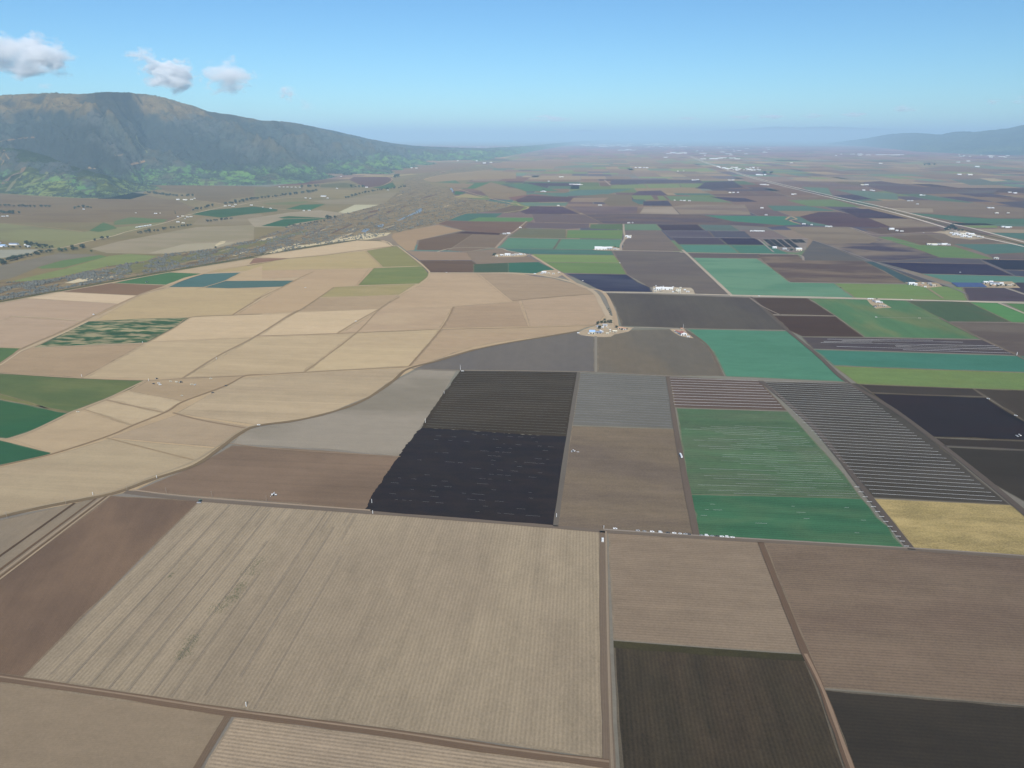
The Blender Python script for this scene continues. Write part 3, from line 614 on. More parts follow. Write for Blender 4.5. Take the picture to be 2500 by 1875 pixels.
# ================================================================== ROADS AND TRACKS
DIRT = (196, 178, 150)
road('F', '-300,1192 0,1117 110,1092 240,1067 330,1035 420,1005 470,972 520,935 560,919 640,908 720,889 790,862 850,822 880,797 950,778 1020,757 1090,742 1180,727 1250,715', 9, (128, 114, 96), name='dirt_road')
road('F', '-300,1184 0,1112 110,1088 236,1063 326,1030 412,998 466,966 516,930 556,917', 4, (170, 156, 132), name='dirt_road', dz=.03)
road('F', '1303,1147 1307,1400 1316,1641 1328,1900', 11, (122, 108, 96), name='dirt_road')
road('F', '1309,1147 1314,1400 1322,1641 1335,1900', 2.5, (146, 132, 116), name='dirt_road', dz=.03)
road('F', '-300,1420 0,1464 250,1500 487,1537 830,1582 1080,1620 1316,1650', 10, (118, 100, 86), name='dirt_road', dz=.06)
road('F', '-300,1417 0,1461 250,1497 487,1533 830,1578 1080,1615 1316,1645', 2, (148, 130, 112), name='dirt_road', dz=.1)
road('F', '495,1543 425,1659 330,1830', 7, (118, 102, 88), name='dirt_road')
road('F', '270,1062 432,1080 800,1107 1200,1138 1303,1147 1500,1160 1960,1186 2212,1204 2500,1226', 9, (120, 110, 102), name='dirt_road')
road('F', '1303,1143 1500,1156 1960,1183 2212,1200 2500,1221', 3, (150, 142, 134), name='dirt_road', dz=.04)
road('F', '285,1058 432,1074 800,1102', 3, (164, 148, 130), name='dirt_road', dz=.04)
road('F', '1643,1171 1690,1290 1740,1412 1776,1490 1830,1640 1920,1880', 8, (112, 94, 82), name='dirt_road')
road('F', '1740,1412 1778,1490 1834,1640 1925,1880', 3.5, (150, 128, 110), name='dirt_road', dz=.04)
road('F', '1504,1155 1485,1060 1460,925 1443,812', 10, (110, 101, 96), name='dirt_road')
road('F', '1200,1137 1228,943 1250,803', 8, (112, 108, 104), name='dirt_road')
road('F', '1970,1187 1880,1075 1760,925 1643,822', 11, (104, 98, 96), name='dirt_road')
road('F', '2500,1372 2212,1106 1960,905 1832,826 1768,768 1700,712 1620,640', 12, (106, 100, 98), name='dirt_road')
road('F', '890,796 985,800 1248,803 1442,812 1640,822 1832,826', 5, (140, 134, 126), name='dirt_road', dz=.05)
road('F', '1287,726 1287,804', 7, (142, 138, 130), name='dirt_road')
road('M2', '1045,350 1190,345 1400,352 1500,354', 8, (160, 154, 146), name='dirt_road')
road('F', '1562,812 1530,748 1480,712', 6, (120, 112, 106), name='dirt_road')
road('F', '495,957 600,970 865,986', 3, (150, 132, 114), name='dirt_road')
road('M3', '95,235 360,240 618,246', 4, (180, 172, 160), name='dirt_road')
road('M3', '960,258 1500,265', 3.5, (150, 158, 140), name='dirt_road')
road('M3', '1500,262 1860,445 2150,578 2600,800', 7, (130, 120, 114), name='dirt_road')
road('M3', '1560,297 2110,303 2600,310', 4, (150, 140, 132), name='dirt_road')
road('M3', '1540,1343 1900,1360 2600,1400', 5, (110, 106, 104), name='dirt_road')
# tan area tracks
for s, w, c in (('M0 -300,1600 0,1510 430,1412 900,1262 1120,1168 1400,1055 1540,970 1900,835 2070,750 2212,742', 5, (152, 132, 108)),
                ('M0 -100,1275 60,1283 280,1212 595,1060 690,1030 900,945 1225,790', 6, (180, 162, 136)), ('M0 -300,690 0,728 700,772 1240,788 1540,772 2143,744', 4, (168, 150, 126)),
                ('M1 -600,770 0,745 425,720 1310,674', 4, (160, 142, 118)), ('M1 425,720 855,395 1060,188 1230,85', 4, (160, 142, 118)), ('M1 -600,768 -300,580 0,425 325,222 380,200 430,170', 6, (160, 144, 122)),
                ('M1 700,395 860,295 1055,187', 5, (166, 148, 124)), ('M1 1312,668 1580,355 1685,168', 5, (150, 132, 112)), ('M1 0,414 700,394 1580,358 2325,342 2890,322', 4, (170, 150, 126)),
                ('M0 1460,1062 1700,1125 2070,1190', 5, (150, 132, 112)), ('M0 900,955 1380,1060', 5, (164, 145, 120)), ('M0 700,1030 1120,1168', 4, (168, 150, 124)), ('M0 900,1275 1630,1460', 4, (162, 144, 118)),
                ('M0 0,650 110,575 200,512 500,385 720,280 800,240 1170,70 1400,8', 7, (166, 148, 126)), ('M0 -60,690 20,648 130,572 215,525 520,398 745,290', 5, (204, 188, 160)),
                ('M0 1240,470 1480,340 1602,258 1960,238 2212,230', 4, (160, 144, 118)), ('M0 1960,238 2200,90', 4, (160, 140, 118)), ('M0 100,248 400,262 680,288', 4, (200, 184, 156)), ('M0 280,514 700,495 1210,476', 5, (196, 178, 150)),
                ('T1 0,1495 230,1388 400,1300 500,1255', 5, (166, 146, 120)), ('T1 240,1655 370,1590 550,1472 675,1385', 5, (160, 142, 116)), ('T1 870,1372 990,1235 1080,1217', 5, (184, 158, 132)),
                ('T1 -60,1205 100,1178 260,1146 580,1118 860,1080 1210,1038', 5, (150, 138, 110)), ('T1 1080,1217 1250,1214 1425,1208', 7, (200, 190, 150)), ('T1 1215,1040 1380,1165 1450,1225 1480,1262 1470,1300 1390,1370', 9, (186, 170, 144)),
                ('T1 880,1374 1390,1357', 7, (192, 176, 148)), ('T1 945,1080 1085,1215', 5, (178, 160, 134)), ('T1 1480,1264 1890,1266 2143,1264 2380,1275', 12, (196, 180, 158)), ('T1 1888,1270 2180,1510', 6, (186, 166, 142)),
                ('T1 860,990 1040,990 1130,1005 1170,1035 1215,1037', 7, (206, 190, 162)), ('T0 -300,1590 0,1520 420,1442 900,1357 1400,1265 2212,1131', 9, (192, 176, 150)), ('T1 0,1131 860,994', 8, (196, 182, 156)),
                ('T0 -300,1560 0,1484 420,1411 600,1385 900,1322 1400,1240 2212,1104', 6, (180, 168, 148)), ('T0 820,1620 1165,1455 1420,1372 1700,1278 2143,1190 2212,1180', 9, (186, 164, 136)),
                ('T0 1650,1405 1890,1335 2030,1265', 6, (186, 166, 138)), ('T1 1640,1076 1852,938', 5, (146, 138, 130)),
                ('M2 40,115 420,80 720,60', 4, (156, 138, 116)), ('M2 95,120 130,220 178,335', 5, (184, 164, 140))):
    k, p = s.split(' ', 1); road(k, p, w, c, name='dirt_road', dz=(hash(s[:9]) % 5)*0+.001*len(s) % .12)
# country roads
for s, w, c, d in (('T2 -500,1265 0,1268 230,1280 440,1315 640,1380 740,1440 790,1530 850,1640 862,1700', 17, (186, 172, 152), 0), ('T2 200,1115 420,1250 620,1380 800,1425 880,1560 905,1640 918,1720', 14, (182, 164, 142), .05),
                   ('T2 800,1428 1220,1432 1560,1444 1880,1452 2143,1458 2560,1468 2920,1478 3500,1495 4133,1516 4743,1530', 12, (200, 192, 178), .1), ('T2 1880,1450 1720,1300 1500,1095 1465,1070', 14, (180, 172, 162), .05),
                   ('T2 880,1076 1200,1080 1450,1086 1520,1095 2212,1105 2420,1108', 12, (178, 172, 164), .08), ('T2 955,1075 955,1030 985,975 978,910 975,853', 12, (172, 164, 156), .02), ('T2 1310,910 1960,912 2060,912', 7, (160, 164, 178), 0),
                   ('T2 1370,963 1740,967 2143,972 2530,975', 8, (170, 172, 182), 0), ('T2 -10,968 480,977 960,983', 8, (160, 168, 160), 0), ('T2 385,1065 440,982', 10, (110, 116, 116), 0), ('T2 -600,1090 -450,1055 -90,1057 0,1078 180,1112', 12, (170, 162, 150), 0),
                   ('T1 2040,1055 2130,960 2212,905 2300,830', 13, (164, 152, 142), 0), ('T1 1760,1088 1850,1080 1960,1060 2040,1055', 9, (168, 158, 146), .03), ('T2 965,1077 1070,1290 1100,1340', 0, None, 0),
                   ('T2 2030,1466 2143,1545 2300,1620', 7, (140, 132, 128), 0), ('T2 815,482 865,525', 18, (176, 170, 172), 0), ('T2 1630,779 2360,788', 9, (168, 160, 152), 0), ('T3 200,815 240,790 275,800 290,812 240,825 330,855', 16, (176, 162, 146), 0),
                   ('T3 -270,1458 0,1465 900,1488 1720,1504 2600,1520', 10, (206, 198, 184), .14), ('T3 1995,1518 2212,1605 2600,1760', 10, (180, 176, 160), .02), ('T3 2045,1388 2212,1445 2600,1580', 12, (170, 164, 160), .02),
                   ('T3 340,875 620,878 760,885 920,938 1040,940 1400,925 1540,915', 11, (172, 162, 152), 0), ('T3 750,886 985,972 1345,1032', 9, (158, 152, 146), 0), ('T3 430,990 700,1080 950,1172 1250,1272 1600,1388 1720,1440', 9, (140, 140, 148), 0),
                   ('T3 1842,1152 2040,1240 2135,1292', 8, (120, 124, 140), 0), ('T3 1300,348 1350,385 1500,410', 20, (160, 152, 160), 0), ('T3 -20,1108 305,1112 352,1160', 10, (160, 152, 150), 0), ('T3 -30,980 100,1090', 8, (160, 156, 160), 0),
                   ('T3 1540,902 1700,935 1900,975', 26, (170, 165, 158), 0), ('T3 1400,1395 1530,1480', 8, (160, 148, 130), 0)):
    if c is None: continue
    k, p = s.split(' ', 1); road(k, p, w, c, name='country_road', dz=.12+d)
# left valley
for s, w, c in (('T0 -200,1170 0,1165 230,1108 440,1062 560,1045 740,1000 950,955 1080,915 1300,865 1450,825 1560,785 1660,758 1900,705 2000,695 2143,668 2443,630 2763,625', 13, (190, 180, 160)),
                ('T0 0,845 400,880 700,920', 7, (172, 158, 134)), ('T0 480,735 1000,755 1450,785', 7, (160, 146, 126)), ('T0 0,800 280,770', 8, (178, 164, 144)), ('T0 1650,655 1780,668 1900,690', 9, (184, 172, 150)),
                ('T1 0,695 200,725 380,738', 8, (184, 176, 156)), ('T1 0,790 200,755 400,735', 7, (176, 160, 142)), ('T1 940,548 1080,530 1165,480 1120,450', 10, (190, 175, 155)), ('T1 380,595 680,580 960,570', 7, (168, 155, 138)),
                ('T1 1430,478 1540,448 1700,430 1880,410 1960,398', 16, (192, 180, 160)), ('T1 1730,560 1900,610 2010,640 2200,685', 14, (180, 168, 146)), ('T2 -200,680 -60,665 70,680 100,695 170,712 140,730 60,745 -40,760', 16, (168, 164, 110)),
                ('T1 1550,850 1640,820 1790,765 2000,740 2190,695', 8, (158, 148, 132)), ('T1 1960,570 2150,600 2090,625', 12, (160, 146, 134))):
    k, p = s.split(' ', 1); road(k, p, w, c, name='country_road', dz=.1+.001*len(s) % .07)
# the highway: two carriageways and a dark median
road('T2', '1540,280 1760,362 2143,477 2743,617 3223,722 3743,850 3943,895 4343,1002 4743,1110', 18, (214, 212, 208), name='highway', dz=.3)
road('T2', '1530,283 1750,366 2143,487 2743,634 3223,747 3643,868 3843,930 4343,1040 4743,1150', 18, (214, 212, 208), name='highway', dz=.3)
road('T2', '1760,364 2143,482 2743,625 3223,735 3693,860 3893,912 4343,1022 4743,1130', 14, (106, 122, 112), name='highway_median', dz=.25)

# tractor lines in the big foreground field
def fieldlines():
    V = []; F = []
    r = random.Random(3)
    A = [(432, 1081), (1303, 1148)]; B = [(50, 1463), (1312, 1641)]
    ga = [gnd(x*1.1302, y*1.1302) for x, y in A]; gb = [gnd(x*1.1302, y*1.1302) for x, y in B]
    for t, w, a, b in ((.045, .7, .1, .98), (.085, 1.0, .02, 1), (.128, .8, .2, 1), (.165, .9, .0, 1), (.20, .9, .05, 1), (.245, .9, .25, 1), (.28, .7, .45, 1), (.335, .8, .0, .98), (.375, .8, .12, .9), (.43, .6, .3, 1), (.145, .6, 0, .12), (.155, .5, 0, .1),
                       (.19, .6, 0, .16), (.23, .6, 0, .14), (.255, .5, 0, .2), (.31, .6, 0, .1), (.35, .7, 0, .16), (.395, .6, 0, .1), (.41, .8, .02, .2), (.18, .5, .0, .08)):
        for dd in (-.8, .8):
            p = ga[0].lerp(ga[1], t); q = gb[0].lerp(gb[1], t)
            P = [p.lerp(q, a+(b-a)*i/8) for i in range(9)]
            n = Vector((q.y-p.y, p.x-q.x, 0)).normalized()*dd
            v, f = strip_v([x+n for x in P], w*.34, .78)
            k = len(V); V += v; F += [tuple(i+k for i in g) for g in f]
    me = mesh('wheel_tracks', V, F)
    o = link('path', me, soil_mat((.17, .14, .11), None, GRID, grain=.4, row=0)); o['kind'] = 'structure'
fieldlines()

# ================================================================== MOUNTAINS
def interp(L, x):
    if x <= L[0][0]: return L[0][1]
    for (a, b), (c, d) in zip(L, L[1:]):
        if x <= c: return b+(d-b)*(x-a)/(c-a)
    return L[-1][1]
def fbm(x, y, s, o=5, H=.9): return noise.fractal(Vector((x/s, y/s, 4.7)), H, 2.1, o)
def ridged(x, y, s, z=0.0, o=5): return noise.ridged_multi_fractal(Vector((x/s, y/s, 1.3+z)), .85, 2.15, o, 1.0, 2.0)*.5
def range_mesh(name, foot, crest, depth, nx, ny, x0, x1, amp, spur, mat, back=1.35, shape=1.25, rough=0.0):
    V = []; GU = []; far = spur[0] > 1500
    cols = []
    for i in range(nx+1):
        x = x0+(x1-x0)*i/nx
        f = gnd(x, interp(foot, x)); Df = math.hypot(f.x, f.y)
        d = ray(x, interp(crest, x)); h = math.hypot(d.x, d.y)
        Dr = Df+interp(depth, x)
        slope = d.z/h
        r = Vector((d.x/h*Dr, d.y/h*Dr, CAM_H+slope*Dr))
        cols.append((f, r, slope))
    vmax = back
    dist_run = [0]
    for i in range(1, nx+1): dist_run.append(dist_run[-1]+(cols[i][0]-cols[i-1][0]).length)
    for i, (f, r, slope) in enumerate(cols):
        s = dist_run[i]
        for j in range(ny+1):
            v = vmax*j/ny
            X = f.x+(r.x-f.x)*v; Y = f.y+(r.y-f.y)*v
            if v <= 1: z = r.z*(v**shape*(.75)+.25*v)
            else: z = r.z*(1-((v-1)/(vmax-1))**1.5*.9)
            # spurs run down from the crest
            u1 = (X*.33+Y*.94); u2 = (X*.94-Y*.33)
            sp = ridged(u1*(1 if far else .9)+u2*.25, u2*.42, spur[0], 0, 6)-.62
            sm = ridged(u1, u2*.6, spur[0]*.36, 3, 6)-.6
            w = math.sin(math.pi*min(1, v*.92))**.9 if v < 1 else .35
            w2 = max(0.05, min(1, v*3))*(.25 if v > .93 else 1)
            z += amp*w*sp+amp*.42*w*sm+amp*.09*fbm(X, Y, 160, 4)*w2
            if v <= 0.02: z = min(z, 0)-8*(1-v/.02)-3
            D = math.hypot(X, Y)
            lim = CAM_H+slope*D
            if v < .985: z = min(z, lim-(1-v)*amp*.25)
            elif v <= 1.02: z = lim+rough*(fbm(X, Y, 140, 4)+.6*fbm(X, Y, 40, 3))
            else: z = min(z, lim-6)
            V.append((X, Y, z)); GU.append(max(0., min(1., .5+1.1*sp+.6*sm)))
    F = []
    m = ny+1
    for i in range(nx):
        for j in range(ny): F.append((i*m+j, (i+1)*m+j, (i+1)*m+j+1, i*m+j+1))
    me = mesh(name, V, F); me.polygons.foreach_set('use_smooth', [True]*len(F)); 
    at = me.attributes.new('spur', 'FLOAT', 'POINT'); at.data.foreach_set('value', np.array(GU, np.float32))
    o = link(name, me, mat); o['kind'] = 'structure'
    return o, V, F
def hill_mat(name, low, mid, top, z1, z2, spots=True, patch=170, rockc=None):
    m = bpy.data.materials.new(name); m.use_nodes = True; nt = m.node_tree; N = nt.nodes; L = nt.links
    b = N['Principled BSDF']; b.inputs['Roughness'].default_value = .95; b.inputs['Specular IOR Level'].default_value = .05
    tc = N.new('ShaderNodeTexCoord'); sp = N.new('ShaderNodeSeparateXYZ'); L.new(tc.outputs['Object'], sp.inputs[0])
    def nz(s, d=5, r=.6, dist=0):
        n = N.new('ShaderNodeTexNoise'); n.inputs['Scale'].default_value = 1/s; n.inputs['Detail'].default_value = d; n.inputs['Roughness'].default_value = r
        n.inputs['Distortion'].default_value = dist
        L.new(tc.outputs['Object'], n.inputs['Vector']); return n.outputs['Fac']
    def ma(op, a, b_, cl=False):
        q = N.new('ShaderNodeMath'); q.operation = op; q.use_clamp = cl
        for i, v in enumerate((a, b_)):
            if isinstance(v, (int, float)): q.inputs[i].default_value = v
            elif v is not None: L.new(v, q.inputs[i])
        return q.outputs[0]
    def mix(f, a, c):
        q = N.new('ShaderNodeMix'); q.data_type = 'RGBA'; L.new(f, q.inputs['Factor'])
        for i, v in ((6, a), (7, c)):
            if isinstance(v, tuple): q.inputs[i].default_value = v+(1,)
            else: L.new(v, q.inputs[i])
        return q.outputs[2]
    def ramp(v, a, c):
        q = N.new('ShaderNodeMapRange'); q.interpolation_type = 'SMOOTHSTEP'; q.inputs['From Min'].default_value = a; q.inputs['From Max'].default_value = c
        L.new(v, q.inputs['Value']); return q.outputs[0]
    big = nz(900, 5); med = nz(patch, 6, .65); fine = nz(26, 4, .7)
    z = ma('ADD', sp.outputs['Z'], ma('MULTIPLY', ma('SUBTRACT', big, .5), z1*2.2))
    z = ma('ADD', z, ma('MULTIPLY', ma('SUBTRACT', med, .5), z1*3.2))
    grass = mix(ramp(nz(380, 4), .42, .6), low, tuple(v*w for v, w in zip(low, (1.35, 1.15, .95))))
    shrub = mix(ramp(big, .4, .62), mid, tuple(v*w for v, w in zip(mid, (1.45, 1.2, 1.25))))
    c = mix(ramp(z, z1*.75, z1*1.25), grass, shrub)
    # clumps of dark oak down in the grass, pale gaps up in the scrub
    if spots:
        c = mix(ma('MULTIPLY', ramp(med, .50, .56), .8), c, mid)
        c = mix(ma('MULTIPLY', ramp(nz(75, 4, .6), .53, .57), .85), c, tuple(v*.6 for v in mid))
    zt = ma('ADD', sp.outputs['Z'], ma('MULTIPLY', ma('SUBTRACT', med, .5), (z2)*.7))
    tp = mix(ramp(med, .47, .62), top, tuple(v*.62 for v in top))
    c = mix(ramp(zt, z2*.9, z2*1.12), c, tp)
    # relief shading painted in as woods: gullies darkened, spurs between them paler
    av = N.new('ShaderNodeAttribute'); av.attribute_name = 'spur'
    gv = ma('ADD', av.outputs['Fac'], ma('MULTIPLY', ma('SUBTRACT', med, .5), .9))
    wood = ma('MULTIPLY', ma('SUBTRACT', 1.0, ramp(gv, .24, .56)), .85)
    c = mix(wood, c, tuple(v*.5 for v in mid))
    c = mix(ma('MULTIPLY', ramp(gv, .6, .95), .55), c, tuple(.5*v+.5*w for v, w in zip(top, mid)))
    g = N.new('ShaderNodeVectorMath'); g.operation = 'SCALE'; L.new(c, g.inputs[0]); L.new(ma('ADD', ma('MULTIPLY', fine, 1.1), .45), g.inputs['Scale'])
    L.new(g.outputs[0], b.inputs['Base Color'])
    return m
FOOT = [(-900, 500), (0, 471), (230, 482), (300, 468), (350, 453), (600, 454), (640, 453), (736, 449), (831, 431), (950, 426), (1005, 410), (1097, 396), (1184, 392), (1290, 372), (1400, 352), (1500, 344)]
CREST = [(-900, 250), (-300, 238), (0, 233), (80, 229), (130, 227), (190, 231), (260, 225), (320, 227), (358, 231), (400, 238), (431, 247), (470, 259), (513, 273), (578, 282), (635, 294), (700, 297), (749, 306), (830, 323), (900, 339), (960, 350), (1010, 356), (1097, 360), (1184, 362), (1290, 356), (1400, 346), (1500, 341)]
DEPTH = [(-900, 4200), (0, 3900), (350, 3900), (640, 4800), (831, 7000), (950, 9000), (1100, 7000), (1300, 6000), (1500, 4000)]
m_hill = hill_mat('hill_cover', true_colour((122, 172, 104), 9000), true_colour((112, 139, 156), 10000), true_colour((152, 158, 138), 11500), 130, 760)
hill, HV, HF = range_mesh('hills', FOOT, CREST, DEPTH, 620, 170, -700, 1500, 520, (1000, 500), m_hill, rough=10)
m_foot = hill_mat('foothill_cover', true_colour((138, 168, 112), 7500), true_colour((100, 128, 128), 8000), true_colour((126, 140, 108), 8000), 150, 900)
foot, FV, FF = range_mesh('hills', [(-900, 500), (-300, 487), (0, 472), (90, 478), (200, 484), (260, 484), (330, 470), (400, 462)],
                          [(-900, 340), (-200, 352), (0, 359), (60, 365), (116, 381), (170, 404), (215, 416), (265, 430), (330, 447), (400, 458)],
                          [(-900, 1700), (100, 1500), (260, 900), (400, 500)], 200, 60, -700, 400, 70, (420, 260), m_foot, rough=5)
m_far = hill_mat('far_hill_cover', (.10, .13, .06), (.05, .075, .05), (.11, .12, .07), 150, 900)
range_mesh('hills', [(2020, 352), (2120, 358), (2250, 371), (2400, 378), (2700, 384), (3300, 390)],
           [(2020, 350), (2090, 341), (2120, 337), (2150, 331), (2178, 327), (2205, 325), (2230, 324), (2260, 326), (2294, 329), (2329, 322), (2350, 321), (2380, 322), (2420, 318), (2462, 313), (2485, 308), (2500, 305), (2600, 300), (2800, 292), (3300, 288)],
           [(2020, 3000), (2200, 7000), (3300, 9000)], 300, 60, 2020, 3300, 260, (1700, 800), m_far, rough=16)
range_mesh('hills', [(1500, 340.6), (1700, 341.5), (3300, 342.5)], [(1500, 338.5), (1640, 332), (1720, 321), (1788, 316), (1830, 314), (1893, 309), (1960, 311), (2011, 308.5), (2060, 310), (2117, 312.5), (2200, 315), (2317, 318.5), (2500, 322), (3300, 318)],
           [(1500, 6000), (3300, 14000)], 260, 30, 1500, 3300, 500, (5200, 2000), m_far, rough=22)
range_mesh('hills', [(900, 338.2), (1700, 338.2)], [(900, 335), (1180, 334), (1260, 331), (1330, 325.5), (1365, 322), (1400, 318), (1435, 316), (1470, 322), (1494, 329), (1540, 331), (1640, 333), (1700, 335)],
           [(900, 12000), (1700, 14000)], 160, 20, 900, 1700, 300, (9000, 3000), m_far, rough=22)

HB = BVHTree.FromPolygons([Vector(v) for v in HV], HF); FB = BVHTree.FromPolygons([Vector(v) for v in FV], FF)
def on_hill(x, y):
    o = Vector((0, 0, CAM_H)); d = ray(x, y).normalized(); best = None
    for B in (HB, FB):
        p = B.ray_cast(o, d)
        if p[0] is not None and (best is None or p[3] < best[3]): best = p
    return best[0] if best else None
def drop(x, y):
    z = -1e9
    for B in (HB, FB):
        p = B.ray_cast(Vector((x, y, 4000)), Vector((0, 0, -1)))
        if p[0] is not None: z = max(z, p[0].z)
    return z
def trail(s, w, col):
    P = [on_hill(x, y) for x, y in smooth(pts('T0', s), 7)]
    P = [p for p in P if p is not None]
    if len(P) < 3: return
    V = []
    for i, p in enumerate(P):
        a = P[max(0, i-1)]; b = P[min(len(P)-1, i+1)]; t = b-a; t.z = 0
        if t.length < .1: t = Vector((1, 0, 0))
        t.normalize(); n = Vector((-t.y, t.x, 0))*w/2
        for q in (p+n, p-n): V.append((q.x, q.y, max(drop(q.x, q.y), p.z-6)+2.0))
    F = [(2*i, 2*i+1, 2*i+3, 2*i+2) for i in range(len(P)-1)]
    o = link('dirt_road', mesh('trail', V, F), plain('trail_%d' % col[0], true_colour(col, 8500), scale=.05)); o['kind'] = 'structure'
for s, w, c in (('0,160 90,145 200,130 300,125', 14, (150, 145, 130)), ('0,260 40,230 20,280 0,300 30,320 10,360', 13, (160, 156, 130)), ('40,235 50,270 80,310', 10, (160, 155, 120)),
                ('1105,355 1150,345 1190,335 1225,325', 18, (178, 164, 150)), ('745,380 780,385 815,388', 20, (170, 162, 152)), ('970,278 1005,275 1035,270', 14, (165, 160, 150)), ('1150,110 1165,160 1200,200 1250,260', 12, (140, 158, 140)),
                ('1430,332 1470,335', 12, (160, 160, 150)), ('200,550 300,490 400,440 385,420', 26, (140, 152, 108)), ('20,520 100,450 180,420 200,380', 46, (150, 158, 112)), ('60,580 120,500 190,440', 40, (146, 156, 110))):
    trail(s, w, c)
# ================================================================== SCRUB AND OAKS (too many to count)
def ico():
    t = (1+5**.5)/2
    v = np.array([(-1, t, 0), (1, t, 0), (-1, -t, 0), (1, -t, 0), (0, -1, t), (0, 1, t), (0, -1, -t), (0, 1, -t), (t, 0, -1), (t, 0, 1), (-t, 0, -1), (-t, 0, 1)], float)
    f = np.array([(0, 11, 5), (0, 5, 1), (0, 1, 7), (0, 7, 10), (0, 10, 11), (1, 5, 9), (5, 11, 4), (11, 10, 2), (10, 7, 6), (7, 1, 8), (3, 9, 4), (3, 4, 2), (3, 2, 6), (3, 6, 8), (3, 8, 9), (4, 9, 5), (2, 4, 11), (6, 2, 10), (8, 6, 7), (9, 8, 1)])
    return v/np.linalg.norm(v[0]), f
ICO_V, ICO_F = ico()
nr = np.random.RandomState(5)
def blobs(name, P, S, mat, flat=.75, kind='stuff'):
    """P positions, S radii: every plant a lumpy tuft of its own inside one mass"""
    n = len(P); P = np.array(P, float); S = np.array(S, float)
    v = ICO_V[None]*(1+nr.uniform(-.32, .32, (n, 12, 1)))
    v = v*S[:, None, None]*np.array([1, 1, flat])*nr.uniform(.75, 1.25, (n, 1, 3)); v[..., 2] += S[:, None]*flat*.55
    v = v+P[:, None, :]
    f = ICO_F[None]+(np.arange(n)*12)[:, None, None]
    v = v.reshape(-1, 3); f = f.reshape(-1, 3)
    me = bpy.data.meshes.new(name); me.vertices.add(len(v)); me.vertices.foreach_set('co', v.astype(np.float32).ravel())
    me.loops.add(f.size); me.loops.foreach_set('vertex_index', f.astype(np.int32).ravel())
    me.polygons.add(len(f)); me.polygons.foreach_set('loop_start', np.arange(0, f.size, 3, dtype=np.int32)); me.polygons.foreach_set('loop_total', np.full(len(f), 3, np.int32))
    me.update(calc_edges=True); me.validate()
    o = link(name, me, mat); o['kind'] = kind; return o
def inside(x, y, P):
    c = False; n = len(P)
    for i in range(n):
        (a, b), (d, e) = P[i], P[(i+1) % n]
        if (b > y) != (e > y) and x < (d-a)*(y-b)/(e-b)+a: c = not c
    return c
def scrub():
    P = pts('T0', RIVER); G = [gnd(x, max(y, 372)) for x, y in P]; GP = [(g.x, g.y) for g in G]
    r = random.Random(21); pos = []; sz = []
    ys = sorted(p[1] for p in P)
    while len(pos) < 9000:
        # even over the ground out to about 9 km
        px = r.uniform(-60, 1260); py = 372+(750-372)*r.random()**.62
        if not inside(px, py, P): continue
        g = gnd(px, py)
        q = noise.noise(Vector((g.x/70, g.y/150, 0)))+.5*noise.noise(Vector((g.x/22, g.y/40, 5)))
        if q < -.12: continue
        s = r.uniform(1.6, 3.6)*(1+.25*q)
        if r.random() < .05: s *= 1.9
        pos.append((g.x, g.y, .2)); sz.append(s)
    blobs('river_scrub', pos, sz, plain('scrub_leaves', (.135, .13, .10), var=.65, scale=.03), .8)
scrub()
def oaks():
    r = random.Random(9); pos = []; sz = []
    m = 171
    def sample(V, nx, ny, xmax, n, vmaxf, thr, sc1, smin, smax, step):
        k = 0; tries = 0
        while k < n and tries < n*30:
            tries += 1
            i = r.randrange(0, int(nx*xmax)); j = min(ny-2, int((r.random()**1.5)*ny*vmaxf)+1)
            a = Vector(V[i*(ny+1)+j]); b = Vector(V[(i+1)*(ny+1)+j+1]); t = r.random()
            p = a.lerp(b, t)+(Vector(V[(i+1)*(ny+1)+j])-a)*r.uniform(-.6, .6)
            q = noise.fractal(Vector((p.x/sc1, p.y/sc1, 9)), .9, 2, 4)
            if q < thr: continue
            pos.append((p.x, p.y, p.z-2)); sz.append(r.uniform(smin, smax)); k += 1
    sample(HV, 620, 170, .80, 9000, .30, .06, 300, 5, 9, 1)
    sample(FV, 200, 60, .98, 3800, .75, .0, 200, 4, 7.5, 1)
    sample(HV, 620, 170, .55, 1500, .95, .22, 500, 6, 10, 1)
    blobs('oak_woodland', pos, sz, plain('oak_leaves', (.045, .065, .042), var=.45, scale=.03), .8)
    # ridge-line trees
    pos = []; sz = []
    for i in range(0, 330):
        j = int(170/1.35*r.uniform(.97, 1.01)); p = HV[i*171+j]
        if noise.noise(Vector((i/14., 0, 0))) > .05: 
            pos.append((p[0]+r.uniform(-20, 20), p[1], p[2]-2)); sz.append(r.uniform(5, 9))
    blobs('ridge_trees', pos, sz, plain('oak_leaves', (.045, .065, .042)), 1.0)
oaks()
def weeds():
    r = random.Random(4); pos = []; sz = []
    for (x0, y0), (x1, y1), n, w in (((2195, 900), (2095, 1060), 260, 5), ((2065, 1110), (1965, 1250), 240, 4), ((1960, 1230), (1810, 1380), 260, 6), ((1650, 1560), (1560, 1700), 230, 4), ((1450, 1045), (1430, 1065), 40, 1.5), ((1560, 1700), (1530, 1760), 120, 4)):
        a = gnd(*pts('L0', '%f,%f' % (x0, y0))[0]); b = gnd(*pts('L0', '%f,%f' % (x1, y1))[0])
        for _ in range(n):
            p = a.lerp(b, r.random()); q = r.gauss(0, w)
            pos.append((p.x+q, p.y+r.uniform(-4, 4), .55)); sz.append(r.uniform(.18, .42))
    blobs('weeds', pos, sz, plain('weed_leaves', (.10, .12, .05), var=.4, scale=.2), .5)
weeds()

